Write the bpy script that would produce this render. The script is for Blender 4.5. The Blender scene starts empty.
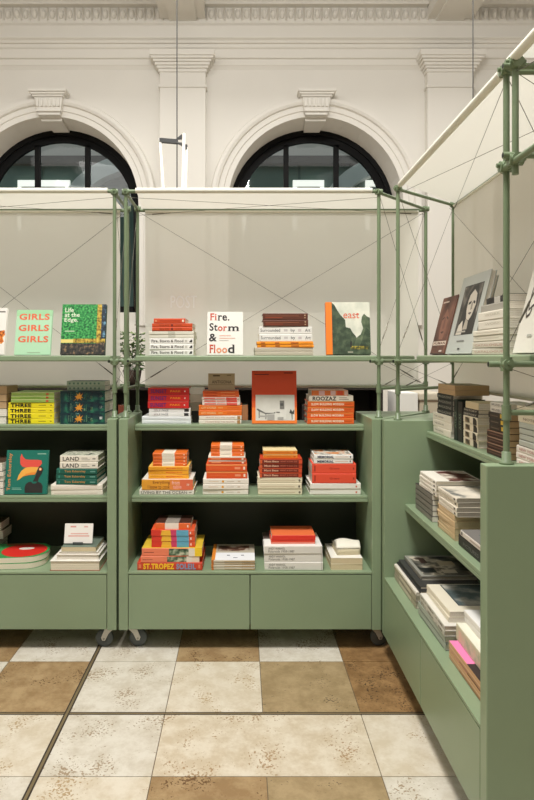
import bpy, bmesh, math, random
from mathutils import Matrix, Vector
random.seed(7)
PI = math.pi
scene = bpy.context.scene
COL = scene.collection

# ------------------------------------------------------------------ materials
def lin(c):
    return tuple(((v/255)/12.92 if v/255 <= 0.04045 else ((v/255+0.055)/1.055)**2.4) for v in c)
_m = {}
def mat(c, rough=0.55, metal=0.0, noise=0.0, scale=40.0, emit=0.0, spec=0.5):
    key = (tuple(c), rough, metal, noise, scale, emit, spec)
    if key in _m: return _m[key]
    m = bpy.data.materials.new('paint'); m.use_nodes = True
    nt = m.node_tree; b = nt.nodes['Principled BSDF']
    l = lin(c)
    b.inputs['Base Color'].default_value = (*l, 1)
    b.inputs['Roughness'].default_value = rough
    b.inputs['Metallic'].default_value = metal
    b.inputs['Specular IOR Level'].default_value = spec
    if emit:
        b.inputs['Emission Color'].default_value = (*l, 1)
        b.inputs['Emission Strength'].default_value = emit
    if noise:
        tc = nt.nodes.new('ShaderNodeTexCoord')
        n = nt.nodes.new('ShaderNodeTexNoise'); n.inputs['Scale'].default_value = scale
        n.inputs['Detail'].default_value = 4
        r = nt.nodes.new('ShaderNodeValToRGB')
        r.color_ramp.elements[0].position = .3; r.color_ramp.elements[1].position = .7
        r.color_ramp.elements[0].color = (*[v*(1-noise) for v in l], 1)
        r.color_ramp.elements[1].color = (*[min(1, v*(1+noise)) for v in l], 1)
        nt.links.new(tc.outputs['Object'], n.inputs['Vector'])
        nt.links.new(n.outputs['Fac'], r.inputs['Fac'])
        nt.links.new(r.outputs['Color'], b.inputs['Base Color'])
    _m[key] = m
    return m

def ramp_mat(cols, scale=8.0, rough=.5, detail=5, kind='noise', stretch=(1, 1, 1)):
    """picture-like printed pattern: noise through a colour ramp; cols = [(pos, rgb), ...]"""
    m = bpy.data.materials.new('print'); m.use_nodes = True
    nt = m.node_tree; b = nt.nodes['Principled BSDF']; b.inputs['Roughness'].default_value = rough
    tc = nt.nodes.new('ShaderNodeTexCoord')
    mp = nt.nodes.new('ShaderNodeMapping'); mp.inputs['Scale'].default_value = stretch
    nt.links.new(tc.outputs['Object'], mp.inputs['Vector'])
    n = nt.nodes.new('ShaderNodeTexNoise'); n.inputs['Scale'].default_value = scale; n.inputs['Detail'].default_value = detail
    nt.links.new(mp.outputs['Vector'], n.inputs['Vector'])
    r = nt.nodes.new('ShaderNodeValToRGB')
    while len(r.color_ramp.elements) < len(cols): r.color_ramp.elements.new(.5)
    for e, (p, c) in zip(r.color_ramp.elements, cols):
        e.position = p; e.color = (*lin(c), 1)
    nt.links.new(n.outputs['Fac'], r.inputs['Fac'])
    nt.links.new(r.outputs['Color'], b.inputs['Base Color'])
    return m

def stone(base, dark, pit, pit_amount):
    m = bpy.data.materials.new('travertine'); m.use_nodes = True
    nt = m.node_tree; b = nt.nodes['Principled BSDF']
    tc = nt.nodes.new('ShaderNodeTexCoord')
    n1 = nt.nodes.new('ShaderNodeTexNoise'); n1.inputs['Scale'].default_value = 11; n1.inputs['Detail'].default_value = 10; n1.inputs['Roughness'].default_value = .72
    r1 = nt.nodes.new('ShaderNodeValToRGB')
    r1.color_ramp.elements[0].position = .40; r1.color_ramp.elements[1].position = .60
    r1.color_ramp.elements[0].color = (*lin(dark), 1); r1.color_ramp.elements[1].color = (*lin(base), 1)
    n2 = nt.nodes.new('ShaderNodeTexNoise'); n2.inputs['Scale'].default_value = 110; n2.inputs['Detail'].default_value = 3
    n3 = nt.nodes.new('ShaderNodeTexNoise'); n3.inputs['Scale'].default_value = 6.0; n3.inputs['Detail'].default_value = 2
    nt.links.new(n1.outputs['Fac'], r1.inputs['Fac'])
    add = nt.nodes.new('ShaderNodeMath'); add.operation = 'MULTIPLY_ADD'; add.inputs[1].default_value = .8
    nt.links.new(n3.outputs['Fac'], add.inputs[0]); nt.links.new(n2.outputs['Fac'], add.inputs[2])
    r2 = nt.nodes.new('ShaderNodeValToRGB')
    r2.color_ramp.elements[0].position = (1.10 - pit_amount)/2; r2.color_ramp.elements[0].color = (0, 0, 0, 1)
    r2.color_ramp.elements[1].position = (1.135 - pit_amount)/2; r2.color_ramp.elements[1].color = (1, 1, 1, 1)
    hf = nt.nodes.new('ShaderNodeMath'); hf.operation = 'MULTIPLY'; hf.inputs[1].default_value = .5
    nt.links.new(add.outputs[0], hf.inputs[0]); nt.links.new(hf.outputs[0], r2.inputs['Fac'])
    mx = nt.nodes.new('ShaderNodeMix'); mx.data_type = 'RGBA'
    nt.links.new(r2.outputs['Color'], mx.inputs['Factor'])
    nt.links.new(r1.outputs['Color'], mx.inputs[6]); mx.inputs[7].default_value = (*lin(pit), 1)
    for n in (n1, n2, n3): nt.links.new(tc.outputs['Object'], n.inputs['Vector'])
    nt.links.new(mx.outputs[2], b.inputs['Base Color'])
    b.inputs['Roughness'].default_value = .42
    bp = nt.nodes.new('ShaderNodeBump'); bp.inputs['Strength'].default_value = .15; bp.inputs['Distance'].default_value = .002
    bp.invert = True
    nt.links.new(r2.outputs['Color'], bp.inputs['Height']); nt.links.new(bp.outputs['Normal'], b.inputs['Normal'])
    return m

def cloth(c, transp, transl=.45):
    m = bpy.data.materials.new('fabric'); m.use_nodes = True
    nt = m.node_tree; nt.nodes.clear()
    out = nt.nodes.new('ShaderNodeOutputMaterial')
    d = nt.nodes.new('ShaderNodeBsdfDiffuse'); d.inputs['Color'].default_value = (*lin(c), 1)
    t = nt.nodes.new('ShaderNodeBsdfTranslucent'); t.inputs['Color'].default_value = (*lin(c), 1)
    p = nt.nodes.new('ShaderNodeBsdfTransparent')
    m1 = nt.nodes.new('ShaderNodeMixShader'); m1.inputs[0].default_value = transl
    m2 = nt.nodes.new('ShaderNodeMixShader'); m2.inputs[0].default_value = transp
    nt.links.new(d.outputs[0], m1.inputs[1]); nt.links.new(t.outputs[0], m1.inputs[2])
    nt.links.new(m1.outputs[0], m2.inputs[1]); nt.links.new(p.outputs[0], m2.inputs[2])
    nt.links.new(m2.outputs[0], out.inputs[0])
    return m

def glass_mat():
    m = bpy.data.materials.new('window_glass'); m.use_nodes = True
    nt = m.node_tree; nt.nodes.clear()
    out = nt.nodes.new('ShaderNodeOutputMaterial')
    g = nt.nodes.new('ShaderNodeBsdfGlossy'); g.inputs['Roughness'].default_value = .02
    p = nt.nodes.new('ShaderNodeBsdfTransparent'); p.inputs['Color'].default_value = (.9, .95, .93, 1)
    f = nt.nodes.new('ShaderNodeFresnel'); f.inputs['IOR'].default_value = 1.45
    mx = nt.nodes.new('ShaderNodeMixShader')
    nt.links.new(f.outputs[0], mx.inputs[0]); nt.links.new(p.outputs[0], mx.inputs[1]); nt.links.new(g.outputs[0], mx.inputs[2])
    nt.links.new(mx.outputs[0], out.inputs[0])
    return m

# ------------------------------------------------------------------ text outlines
_txt = {}
def text_geo(s, bold=0.0, serif=False):
    key = (s, bold, serif)
    if key in _txt: return _txt[key]
    cu = bpy.data.curves.new('t', 'FONT'); cu.body = s; cu.size = 1; cu.resolution_u = 3
    cu.offset = bold; cu.space_character = 1.0 + bold*2.5
    ob = bpy.data.objects.new('t', cu); COL.objects.link(ob)
    dg = bpy.context.evaluated_depsgraph_get(); dg.update()
    me = bpy.data.meshes.new_from_object(ob.evaluated_get(dg))
    v = [tuple(p.co) for p in me.vertices]; f = [tuple(p.vertices) for p in me.polygons]
    bpy.data.objects.remove(ob); bpy.data.curves.remove(cu); bpy.data.meshes.remove(me)
    if serif:      # little feet and heads on the upright strokes
        cnt = {}
        for q in f:
            for i in range(len(q)):
                e = tuple(sorted((q[i], q[(i+1) % len(q)]))); cnt[e] = cnt.get(e, 0)+1
        ymax = max(p[1] for p in v)
        for (a, b2), n_ in list(cnt.items()):
            pa, pb = v[a], v[b2]
            if n_ != 1 or abs(pa[1]-pb[1]) > .004: continue
            w_ = abs(pa[0]-pb[0])
            if not .05 < w_ < .16: continue
            y_ = pa[1]; cx_ = (pa[0]+pb[0])/2; e_ = w_/2+.055
            if abs(y_) < .03: ya, yb = y_, y_+.035
            elif y_ > .35: ya, yb = y_-.035, y_
            else: continue
            if y_ > .35: xa_, xb_ = cx_-e_, cx_+w_/2
            else: xa_, xb_ = cx_-e_, cx_+e_
            k_ = len(v); v += [(xa_, ya, 0), (xb_, ya, 0), (xb_, yb, 0), (xa_, yb, 0)]; f.append((k_, k_+1, k_+2, k_+3))
    x0 = min(p[0] for p in v); x1 = max(p[0] for p in v)
    y0 = min(p[1] for p in v); y1 = max(p[1] for p in v)
    v = [((p[0]-x0)/(x1-x0), (p[1]-y0)/(y1-y0)) for p in v]
    _txt[key] = (v, f)
    return v, f

# ------------------------------------------------------------------ mesh builder
class MB:
    def __init__(s): s.v, s.f, s.mi, s.mats, s.sm = [], [], [], [], []
    def _m(s, m):
        if m not in s.mats: s.mats.append(m)
        return s.mats.index(m)
    def add(s, v, f, m, smooth=False, M=None):
        o = len(s.v)
        s.v += [tuple(M @ Vector(p)) if M else tuple(p) for p in v]
        k = s._m(m)
        for q in f:
            s.f.append(tuple(i+o for i in q)); s.mi.append(k); s.sm.append(smooth)
        return s
    def box(s, x0, x1, y0, y1, z0, z1, m, M=None):
        v = [(x, y, z) for z in (z0, z1) for y in (y0, y1) for x in (x0, x1)]
        return s.add(v, [(0, 2, 3, 1), (4, 5, 7, 6), (0, 1, 5, 4), (2, 6, 7, 3), (0, 4, 6, 2), (1, 3, 7, 5)], m, False, M)
    def prism(s, poly, z0, z1, m, M=None):
        n = len(poly)
        a = sum(poly[i][0]*poly[(i+1) % n][1]-poly[(i+1) % n][0]*poly[i][1] for i in range(n))
        if a < 0: poly = poly[::-1]
        v = [(x, y, z0) for x, y in poly]+[(x, y, z1) for x, y in poly]
        f = [tuple(range(n))[::-1], tuple(range(n, 2*n))]+[(i, (i+1) % n, (i+1) % n+n, i+n) for i in range(n)]
        return s.add(v, f, m, False, M)
    def tube(s, a, b, r, m, n=10, r2=None, caps=True):
        a, b = Vector(a), Vector(b); d = (b-a).normalized()
        u = d.orthogonal().normalized(); w = d.cross(u); r2 = r if r2 is None else r2
        v = []
        for p, rr in ((a, r), (b, r2)):
            for i in range(n):
                t = 2*PI*i/n; v.append(p+u*(rr*math.cos(t))+w*(rr*math.sin(t)))
        s.add(v, [(i, (i+1) % n, (i+1) % n+n, i+n) for i in range(n)], m, True)
        if caps: s.add(v, [tuple(range(n))[::-1], tuple(range(n, 2*n))], m)
        return s
    def lathe(s, prof, c, m, axis='z', n=20):
        v, f = [], []
        for r, h in prof:
            for i in range(n):
                t = 2*PI*i/n; x, y = r*math.cos(t), r*math.sin(t)
                v.append({'z': (c[0]+x, c[1]+y, c[2]+h), 'y': (c[0]+x, c[1]+h, c[2]+y), 'x': (c[0]+h, c[1]+x, c[2]+y)}[axis])
        k = len(prof)
        for j in range(k-1):
            for i in range(n):
                f.append((j*n+i, j*n+(i+1) % n, (j+1)*n+(i+1) % n, (j+1)*n+i))
        return s.add(v, f, m, True)
    # things printed on a vertical face at y (facing -y): u along x, v along z
    def rect_front(s, x0, x1, z0, z1, y, m): return s.add([(x0, y, z0), (x1, y, z0), (x1, y, z1), (x0, y, z1)], [(0, 1, 2, 3)], m)
    def poly_front(s, pts, y, m): return s.add([(p[0], y, p[1]) for p in pts], [tuple(range(len(pts)))], m)
    def text_front(s, t, x0, x1, z0, z1, y, m, bold=0.0, rot=False, serif=False):
        v, f = text_geo(t, bold, serif)
        if rot: vv = [(x0+(1-q[1])*(x1-x0), y, z0+q[0]*(z1-z0)) for q in v]
        else: vv = [(x0+q[0]*(x1-x0), y, z0+q[1]*(z1-z0)) for q in v]
        return s.add(vv, f, m)
    def rect_top(s, x0, x1, y0, y1, z, m): return s.add([(x0, y0, z), (x1, y0, z), (x1, y1, z), (x0, y1, z)], [(0, 1, 2, 3)], m)
    def build(s, name, parent=None, bevel=0.0):
        me = bpy.data.meshes.new(name); me.from_pydata(s.v, [], s.f)
        for m in s.mats: me.materials.append(m)
        me.polygons.foreach_set('material_index', s.mi); me.polygons.foreach_set('use_smooth', s.sm)
        me.update()
        o = bpy.data.objects.new(name, me); COL.objects.link(o)
        if parent: o.parent = parent
        if bevel:
            b = o.modifiers.new('bevel', 'BEVEL'); b.width = bevel; b.segments = 2; b.limit_method = 'ANGLE'
        return o

def tag(o, label, cat, group=None, kind=None):
    o['label'] = label; o['category'] = cat
    if group: o['group'] = group
    if kind: o['kind'] = kind
    return o
def thing(name, label, cat, loc=(0, 0, 0), rz=0, group=None):
    o = bpy.data.objects.new(name, None); COL.objects.link(o); o.empty_display_size = .05
    o.location = loc; o.rotation_euler = (0, 0, rz)
    return tag(o, label, cat, group)
def struct(mb, name, label, cat, bevel=0):
    return tag(mb.build(name, None, bevel), label, cat, None, 'structure')

# ------------------------------------------------------------------ palette
GREEN = mat((137, 155, 124), .38, noise=.03, scale=3)
TUBE = mat((115, 131, 101), .35)
BORE_SHADE = mat((16, 18, 12), .7)  # near-black for end discs, shade of the hollow tube as colour
BACKG = mat((52, 60, 44), .55)  # darker than the cabinet green, shade of the deep shelves put into the colour
WHITEWALL = mat((229, 225, 217), .7, noise=.015, scale=2)
STUCCO = mat((229, 225, 217), .65)
BLACKFRAME = mat((9, 9, 10), .6, spec=.2)
STEEL = mat((176, 172, 160), .3, metal=.8)
ZINC = mat((222, 218, 208), .4)
RUBBER = mat((84, 90, 90), .5)
RUBBER_D = mat((50, 54, 55), .6)
CANOPY = cloth((233, 231, 222), .0, .30)
SCREEN = cloth((246, 244, 233), .09, .6)
HEM = mat((228, 225, 210), .7)
PAGE = mat((228, 218, 196), .8, noise=.06, scale=300)
PAGEW = mat((236, 230, 218), .8, noise=.05, scale=300)
TAN = mat((196, 164, 124), .8, noise=.07, scale=300)
WIRE = mat((112, 108, 96), .35, metal=.6)
EYE = 1.445
FZ = -.025
F = 635.0
LP = [305, 80, 12, 155, 42, 44]; EXPO = 0.0
# ================================================================== room
WY = 8.0            # front face of the classical wall
ARCH = [-5.712, -2.387, .938, 4.263]
PIL = [-4.05, -.7245, 2.6005, 5.9255]
AR, AZ = 1.10, 3.365
SILL = 1.84
wall = MB()
top = 6.25
def arc(cx, r, n=28): return [(cx-r*math.cos(PI*i/n), AZ+r*math.sin(PI*i/n)) for i in range(n+1)]
def wquad(x0, x1, z0, z1, y=WY): wall.add([(x0, y, z0), (x1, y, z0), (x1, y, z1), (x0, y, z1)], [(0, 1, 2, 3)], WHITEWALL)
edges = [-7.4]+[p for p in PIL[:-1]]+[7.4]
for cx, x0, x1 in zip(ARCH, [-7.4, PIL[0], PIL[1], PIL[2]], [PIL[0], PIL[1], PIL[2], 7.4]):
    wquad(x0, cx-AR, FZ, AZ); wquad(cx+AR, x1, FZ, AZ); wquad(cx-AR, cx+AR, FZ, SILL)
    wquad(x0, cx-AR, AZ, top); wquad(cx+AR, x1, AZ, top)
    a = arc(cx, AR)
    for p, q in zip(a[:-1], a[1:]):
        wall.add([(p[0], WY, p[1]), (q[0], WY, q[1]), (q[0], WY, top), (p[0], WY, top)], [(0, 1, 2, 3)], WHITEWALL)
    loop = [(cx-AR, SILL)]+a+[(cx+AR, SILL)]
    for i in range(len(loop)):
        p, q = loop[i], loop[(i+1) % len(loop)]
        wall.add([(p[0], WY, p[1]), (p[0], WY+.55, p[1]), (q[0], WY+.55, q[1]), (q[0], WY, q[1])], [(0, 1, 2, 3)], WHITEWALL, 0 < i < len(loop)-2)
# back of the wall so that it is solid
    for (a0, a1, b0, b1) in ((x0, cx-AR, FZ, top), (cx+AR, x1, FZ, top), (cx-AR, cx+AR, FZ, SILL)):
        wall.add([(a0, WY+.55, b0), (a1, WY+.55, b0), (a1, WY+.55, b1), (a0, WY+.55, b1)], [(3, 2, 1, 0)], WHITEWALL)
    for p, q in zip(a[:-1], a[1:]):
        wall.add([(p[0], WY+.55, p[1]), (q[0], WY+.55, q[1]), (q[0], WY+.55, top), (p[0], WY+.55, top)], [(3, 2, 1, 0)], WHITEWALL)
struct(wall, 'wall_back', 'white plastered hall wall with tall arched window openings', 'wall')

n = 0
for k, cx in enumerate(ARCH):
    # moulded arch surround
    t = MB()
    prof = [(1.10, 0), (1.10, .03), (1.165, .03), (1.175, .045), (1.235, .045), (1.245, .075), (1.275, .09), (1.315, .09), (1.33, .05), (1.33, 0)]
    path = [(-1, SILL-AZ, 1)]+[(-math.cos(PI*i/32), math.sin(PI*i/32), 0) for i in range(33)]+[(1, SILL-AZ, 1)]
    rows = []
    for (ux, uz, straight) in path:
        rows.append([(cx+ux*r, WY-d, AZ+(uz if straight else uz*r)) for r, d in prof])
    m_ = len(prof)
    v = [p for row in rows for p in row]
    t.add(v, [(i*m_+j, i*m_+j+1, (i+1)*m_+j+1, (i+1)*m_+j) for i in range(len(rows)-1) for j in range(m_-1)], STUCCO)
    n += 1
    struct(t, f'trim_{n}', 'white stepped moulding around the %s arched window' % ['far cropped', 'toucan-side', 'central', 'far canopy-side'][k], 'moulding')
    # keystone
    t = MB()
    def trap(w0, w1, z0, z1, d0, d1=None):
        d1 = d0 if d1 is None else d1
        v = [(cx-w0, WY-d0, z0), (cx+w0, WY-d0, z0), (cx+w0, WY+.0, z0), (cx-w0, WY+.0, z0), (cx-w1, WY-d1, z1), (cx+w1, WY-d1, z1), (cx+w1, WY, z1), (cx-w1, WY, z1)]
        t.add(v, [(3, 2, 1, 0), (4, 5, 6, 7), (0, 1, 5, 4), (1, 2, 6, 5), (2, 3, 7, 6), (3, 0, 4, 7)], STUCCO)
    trap(.135, .145, AZ+AR-.01, 4.49, .11); trap(.15, .16, 4.49, 4.51, .14); trap(.15, .175, 4.51, 4.665, .12, .14)
    for i in range(6): trap2 = t.box(cx-.15+i*.052, cx-.15+i*.052+.03, WY-.15, WY-.12, 4.55, 4.655, STUCCO)
    trap(.185, .20, 4.665, 4.69, .16); trap(.21, .225, 4.69, 4.715, .18); trap(.235, .235, 4.715, 4.755, .20)
    v = [(cx-.13, WY, AZ+AR-.0), (cx+.13, WY, AZ+AR), (cx+.105, WY+.46, AZ+AR-.0), (cx-.105, WY+.46, AZ+AR),
         (cx-.13, WY, AZ+AR-.05), (cx+.13, WY, AZ+AR-.05), (cx+.105, WY+.46, AZ+AR-.035), (cx-.105, WY+.46, AZ+AR-.035)]
    t.add(v, [(0, 1, 2, 3), (7, 6, 5, 4), (4, 5, 1, 0), (5, 6, 2, 1), (6, 7, 3, 2), (7, 4, 0, 3)], STUCCO)
    n += 1
    struct(t, f'trim_{n}', 'white fluted keystone with a cap above the %s arched window' % ['far cropped', 'toucan-side', 'central', 'far canopy-side'][k], 'keystone', .006)
    # black steel window
    w = bpy.data.objects.new(f'window_{k+1}', None); COL.objects.link(w); w.location = (cx, WY+.45, SILL)
    tag(w, 'black framed arched window %s' % ['beyond the cropped end of the wall', 'above the cabinet with the toucan book', 'above the cabinet facing straight out', 'behind the slanting canopy'][k], 'window', None, 'structure')
    fr = MB(); h = AZ-SILL
    def ring(r0, r1, y0, y1):
        pts = [(-1, 1, -h)]+[(-math.cos(PI*i/32), 0, math.sin(PI*i/32)) for i in range(33)]+[(1, 1, -h)]
        rows = []
        for ux, st, uz in pts:
            rows.append([(ux*r, yy, h+(uz if st else uz*r)) for r, yy in ((r0, y0), (r1, y0), (r1, y1), (r0, y1))])
        v = [p for r in rows for p in r]
        fr.add(v, [(i*4+j, i*4+(j+1) % 4, (i+1)*4+(j+1) % 4, (i+1)*4+j) for i in range(len(rows)-1) for j in range(4)], BLACKFRAME)
    ring(1.035, 1.105, 0, .1); ring(.95, 1.04, .03, .09)
    for mx in (-.335, .335):
        hh = h+math.sqrt(.97**2-mx**2); fr.box(mx-.034, mx+.034, .03, .09, 0, hh, BLACKFRAME)
    fr.box(-1.0, 1.0, .03, .09, .20, .28, BLACKFRAME); fr.box(-1.0, 1.0, .02, .10, .03, .20, STUCCO); fr.box(-1.02, 1.02, -.3, .1, 0, .03, STUCCO)
    fr.build('window_frame', w)
    g = MB(); g.add([(x, .06, z) for x, z in [(-1, 0)]+[(-1.0*math.cos(PI*i/24), h+math.sin(PI*i/24)) for i in range(25)]+[(1, 0)]], [tuple(range(27))], glass_mat())
    g.build('window_pane', w)

# pilasters
for k, px in enumerate(PIL):
    t = MB()
    t.box(px-.285, px+.285, WY-.12, WY, FZ, 5.0, STUCCO)
    t.box(px-.30, px+.30, WY-.135, WY, 4.79, 4.825, STUCCO)
    for w0, d, z0, z1 in ((.30, .135, 4.98, 5.02), (.32, .155, 5.02, 5.05), (.34, .175, 5.05, 5.085), (.36, .195, 5.085, 5.115), (.385, .22, 5.115, 5.145), (.40, .235, 5.145, 5.215)):
        t.box(px-w0, px+w0, WY-d, WY, z0, z1, STUCCO)
    t.box(px-.34, px+.34, WY-.17, WY, FZ, .25, STUCCO)
    n += 1
    struct(t, f'trim_{n}', 'white pilaster with a moulded capital %s' % ['beyond the cropped arched window', 'between the two arched windows in full view', 'behind the slanting canopy', 'far past the canopy end'][k], 'pilaster', .004)

# entablature and cornice
def sweep_x(mb, prof, x0, x1, m):
    v = [(x, WY-d, z) for x in (x0, x1) for d, z in prof]; k = len(prof)
    mb.add(v, [(i, k+i, k+i+1, i+1) for i in range(k-1)], m)
t = MB()
prof = [(0, 5.06), (.02, 5.10), (.03, 5.11), (.03, 5.18), (.055, 5.19), (.055, 5.295), (.075, 5.31), (.075, 5.35), (.10, 5.355), (.11, 5.38), (.14, 5.40), (.14, 5.415), (.06, 5.43), (.06, 5.59), (.085, 5.61), (.085, 5.80),
        (.17, 5.80), (.17, 5.83), (.20, 5.85), (.24, 5.90), (.24, 5.93), (.33, 5.94), (.33, 6.02), (.38, 6.05), (.42, 6.12), (.42, 6.26)]
sweep_x(t, prof, -7.4, 7.4, STUCCO)
struct(t, 'trim_40', 'white stepped entablature running along the top of the hall wall', 'cornice')
t = MB()
x = -7.3
while x < 7.3:     # egg-and-dart row
    c = (x, WY-.085, 5.715)
    vv = []; ff = []
    for j in range(5):
        ph = PI*j/4
        for i in range(7):
            th = PI*i/6
            vv.append((c[0]-.036*math.cos(th)*math.sin(ph), c[1]-.05*math.sin(th)*math.sin(ph), c[2]-.062*math.cos(ph)))
    for j in range(4):
        for i in range(6): ff.append((j*7+i, j*7+i+1, (j+1)*7+i+1, (j+1)*7+i))
    t.add(vv, ff, STUCCO, True)
    t.add([(x+.04, WY-.085, 5.64), (x+.07, WY-.085, 5.64), (x+.055, WY-.12, 5.64), (x+.04, WY-.085, 5.785), (x+.07, WY-.085, 5.785), (x+.055, WY-.13, 5.785)], [(0, 2, 5, 3), (2, 1, 4, 5), (0, 1, 2), (3, 5, 4)], STUCCO)
    x += .11
struct(t, 'trim_41', 'white egg and dart ornament band under the cornice', 'cornice')
for k, px in enumerate(PIL):
    t = MB()
    t.box(px-.28, px+.28, -4.6, WY-.02, 5.66, 6.25, STUCCO); t.box(px-.285, px+.285, -4.6, WY-.02, 5.80, 5.90, STUCCO); t.box(px-.17, px+.17, -4.6, WY-.04, 5.635, 5.67, STUCCO)
    n += 1
    struct(t, f'trim_{n}', 'white boxed ceiling beam running out from the %s pilaster' % ['cropped', 'central', 'canopy-side', 'outermost'][k], 'ceiling beam')
c = MB(); c.box(-7.4, 7.4, -4.8, WY+.55, 6.25, 6.4, WHITEWALL); struct(c, 'ceiling', 'plain white hall ceiling above the cornice', 'ceiling')
c = MB(); c.box(-7.5, -7.4, -4.8, WY+.55, FZ, 6.4, WHITEWALL); struct(c, 'wall_left', 'plain white side wall of the hall at the cropped cabinet end', 'wall')
c = MB(); c.box(7.4, 7.5, -4.8, WY+.55, FZ, 6.4, WHITEWALL); struct(c, 'wall_right', 'plain white side wall of the hall beyond the side cabinet', 'wall')
c = MB(); c.box(-7.4, 7.4, -4.9, -4.8, FZ, 6.4, mat((96, 90, 82), .8)); struct(c, 'wall_front', 'plain taupe wall behind the viewer', 'wall')

# building beyond the windows
c = MB()
c.box(-9, 9, 12.5, 12.6, 0, 9, mat((205, 200, 190), .7))
c.box(-9, 9, 12.3, 12.5, 1.0, 5.25, mat((98, 122, 112), .5))
for i in range(18): c.box(-8.9+i, -8.85+i, 12.27, 12.3, 1.0, 5.2, mat((70, 92, 86), .5))
lit = mat((250, 248, 240), .5, emit=.9)
for x0, x1 in ((-6, -4.9), (-4.3, -3.3), (-1.2, .1), (1.0, 1.6), (2.4, 3.6)):
    c.box(x0, x1, 12.22, 12.28, 3.9, 4.85, lit); c.box(x0+.08, x1-.08, 12.2, 12.23, 3.9, 4.72, mat((150, 165, 160), .4))
c.box(-9, 9, 12.15, 12.3, 5.15, 5.3, mat((80, 78, 72), .6))
struct(c, 'wall_outside', 'teal and pale facade seen through the arched windows', 'facade')
c = MB()
# curved teal arch of the building opposite
rows = []
for i in range(25):
    a = PI*i/24; rows += [(2.9-1.55*math.cos(a), 11.9, 3.7+1.55*math.sin(a)), (2.9-1.25*math.cos(a), 11.9, 3.7+1.25*math.sin(a)), (2.9-1.55*math.cos(a), 12.2, 3.7+1.55*math.sin(a)), (2.9-1.25*math.cos(a), 12.2, 3.7+1.25*math.sin(a))]
c.add(rows, [q for i in range(24) for q in ((4*i, 4*i+4, 4*i+5, 4*i+1), (4*i, 4*i+2, 4*i+6, 4*i+4), (4*i+1, 4*i+5, 4*i+7, 4*i+3))], mat((196, 205, 200), .5))
c.add([(p[0]-4.9, p[1], p[2]) for p in rows], [q for i in range(24) for q in ((4*i, 4*i+4, 4*i+5, 4*i+1), (4*i, 4*i+2, 4*i+6, 4*i+4), (4*i+1, 4*i+5, 4*i+7, 4*i+3))], mat((196, 205, 200), .5))
struct(c, 'trim_50', 'pale curved arches on the facade opposite the windows', 'facade')
c = MB(); c.box(-9, 9, WY+.55, 12.6, -.1, 0, mat((120, 118, 112), .8)); struct(c, 'ground_outside', 'grey paving outside the arched windows', 'ground')

# ------------------------------------------------------------------ floor
CR = stone((219, 209, 190), (200, 185, 160), (166, 138, 104), .03)
CW = stone((219, 213, 200), (200, 191, 174), (158, 138, 112), .04)
CL = stone((220, 211, 194), (204, 191, 168), (172, 146, 108), .025)
BR = stone((174, 148, 110), (148, 120, 84), (106, 78, 50), .03)
BD = stone((160, 126, 84), (126, 95, 60), (76, 56, 38), .05)
BO = stone((172, 150, 114), (148, 127, 92), (100, 84, 62), .02)
GROUT = mat((112, 98, 78), .9)
xs = [-.7045+.3965*k for k in range(-17, 21)]
ys = [2.573, 3.013, 3.45]
while ys[-1] < 8: ys.append(ys[-1]+.41)
lo = [2.187]
while lo[-1] > -4.6: lo.append(lo[-1]-.41)
ys = lo[::-1]+ys
r2 = ys.index(2.573); c0 = 17
known = {(r2+1, c0-2): BR, (r2+1, c0-1): CW, (r2+1, c0): CW, (r2+1, c0+1): BR, (r2+1, c0+2): CW, (r2+1, c0+3): BD,
         (r2, c0-2): CW, (r2, c0-1): BR, (r2, c0): CW, (r2, c0+1): CL, (r2, c0+2): BO, (r2, c0+3): BD,
         (r2-1, c0-2): CL, (r2-1, c0-1): CL, (r2-1, c0): CW, (r2-1, c0+1): CR, (r2-1, c0+2): CR, (r2-1, c0+3): CL,
         (r2-2, c0-2): CL, (r2-2, c0-1): CW, (r2-2, c0): CL, (r2-2, c0+1): BR, (r2-2, c0+2): BO, (r2-2, c0+3): CW}
fl = MB()
fl.box(-7.4, 7.4, -4.8, 8.3, -.12, -.003, GROUT)
g = .0016
for r in range(len(ys)-1):
    for k in range(len(xs)-1):
        m = known.get((r, k)) or random.choice([CW, CL, CR, CW, BR, BO, BD] if (r+k) % 2 else [CL, CW, CR])
        x0, x1 = xs[k]+g, xs[k+1]-g
        if r == r2-1 and k in (c0+1, c0+2):
            if k == c0+2: continue
            x1 = xs[k+2]-g
        fl.box(x0, x1, ys[r]+g, ys[r+1]-g, -.01, 0, m)
K2 = (EYE-FZ)/EYE
fl.v = [(x*K2, y*K2, z+FZ) for x, y, z in fl.v]
struct(fl, 'floor', 'cream and brown travertine slab floor', 'floor')
BRASS = mat((150, 132, 100), .35, metal=.5); SLOT = mat((58, 48, 38), .8)
t = MB()
x = -.7045
for a, b, m in ((-.012, -.006, SLOT), (-.006, .004, BRASS), (.004, .010, SLOT)): t.box(x+a, x+b, -4.6, WY-.2, -.004, .0012, m)
t.v = [(x*K2, y*K2, z+FZ) for x, y, z in t.v]
struct(t, 'trim_60', 'metal expansion strip running lengthways across the floor towards the casters', 'floor strip')
t = MB()
for a, b, m in ((-.009, -.004, SLOT), (-.004, .005, BRASS), (.005, .010, SLOT)): t.box(-7.3, 7.3, 2.573+a, 2.573+b, -.004, .0008, m)
t.v = [(x*.99, y*K2, z+FZ) for x, y, z in t.v]
struct(t, 'trim_61', 'metal expansion strip running crossways over the floor in front of the cabinets', 'floor strip')
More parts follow.
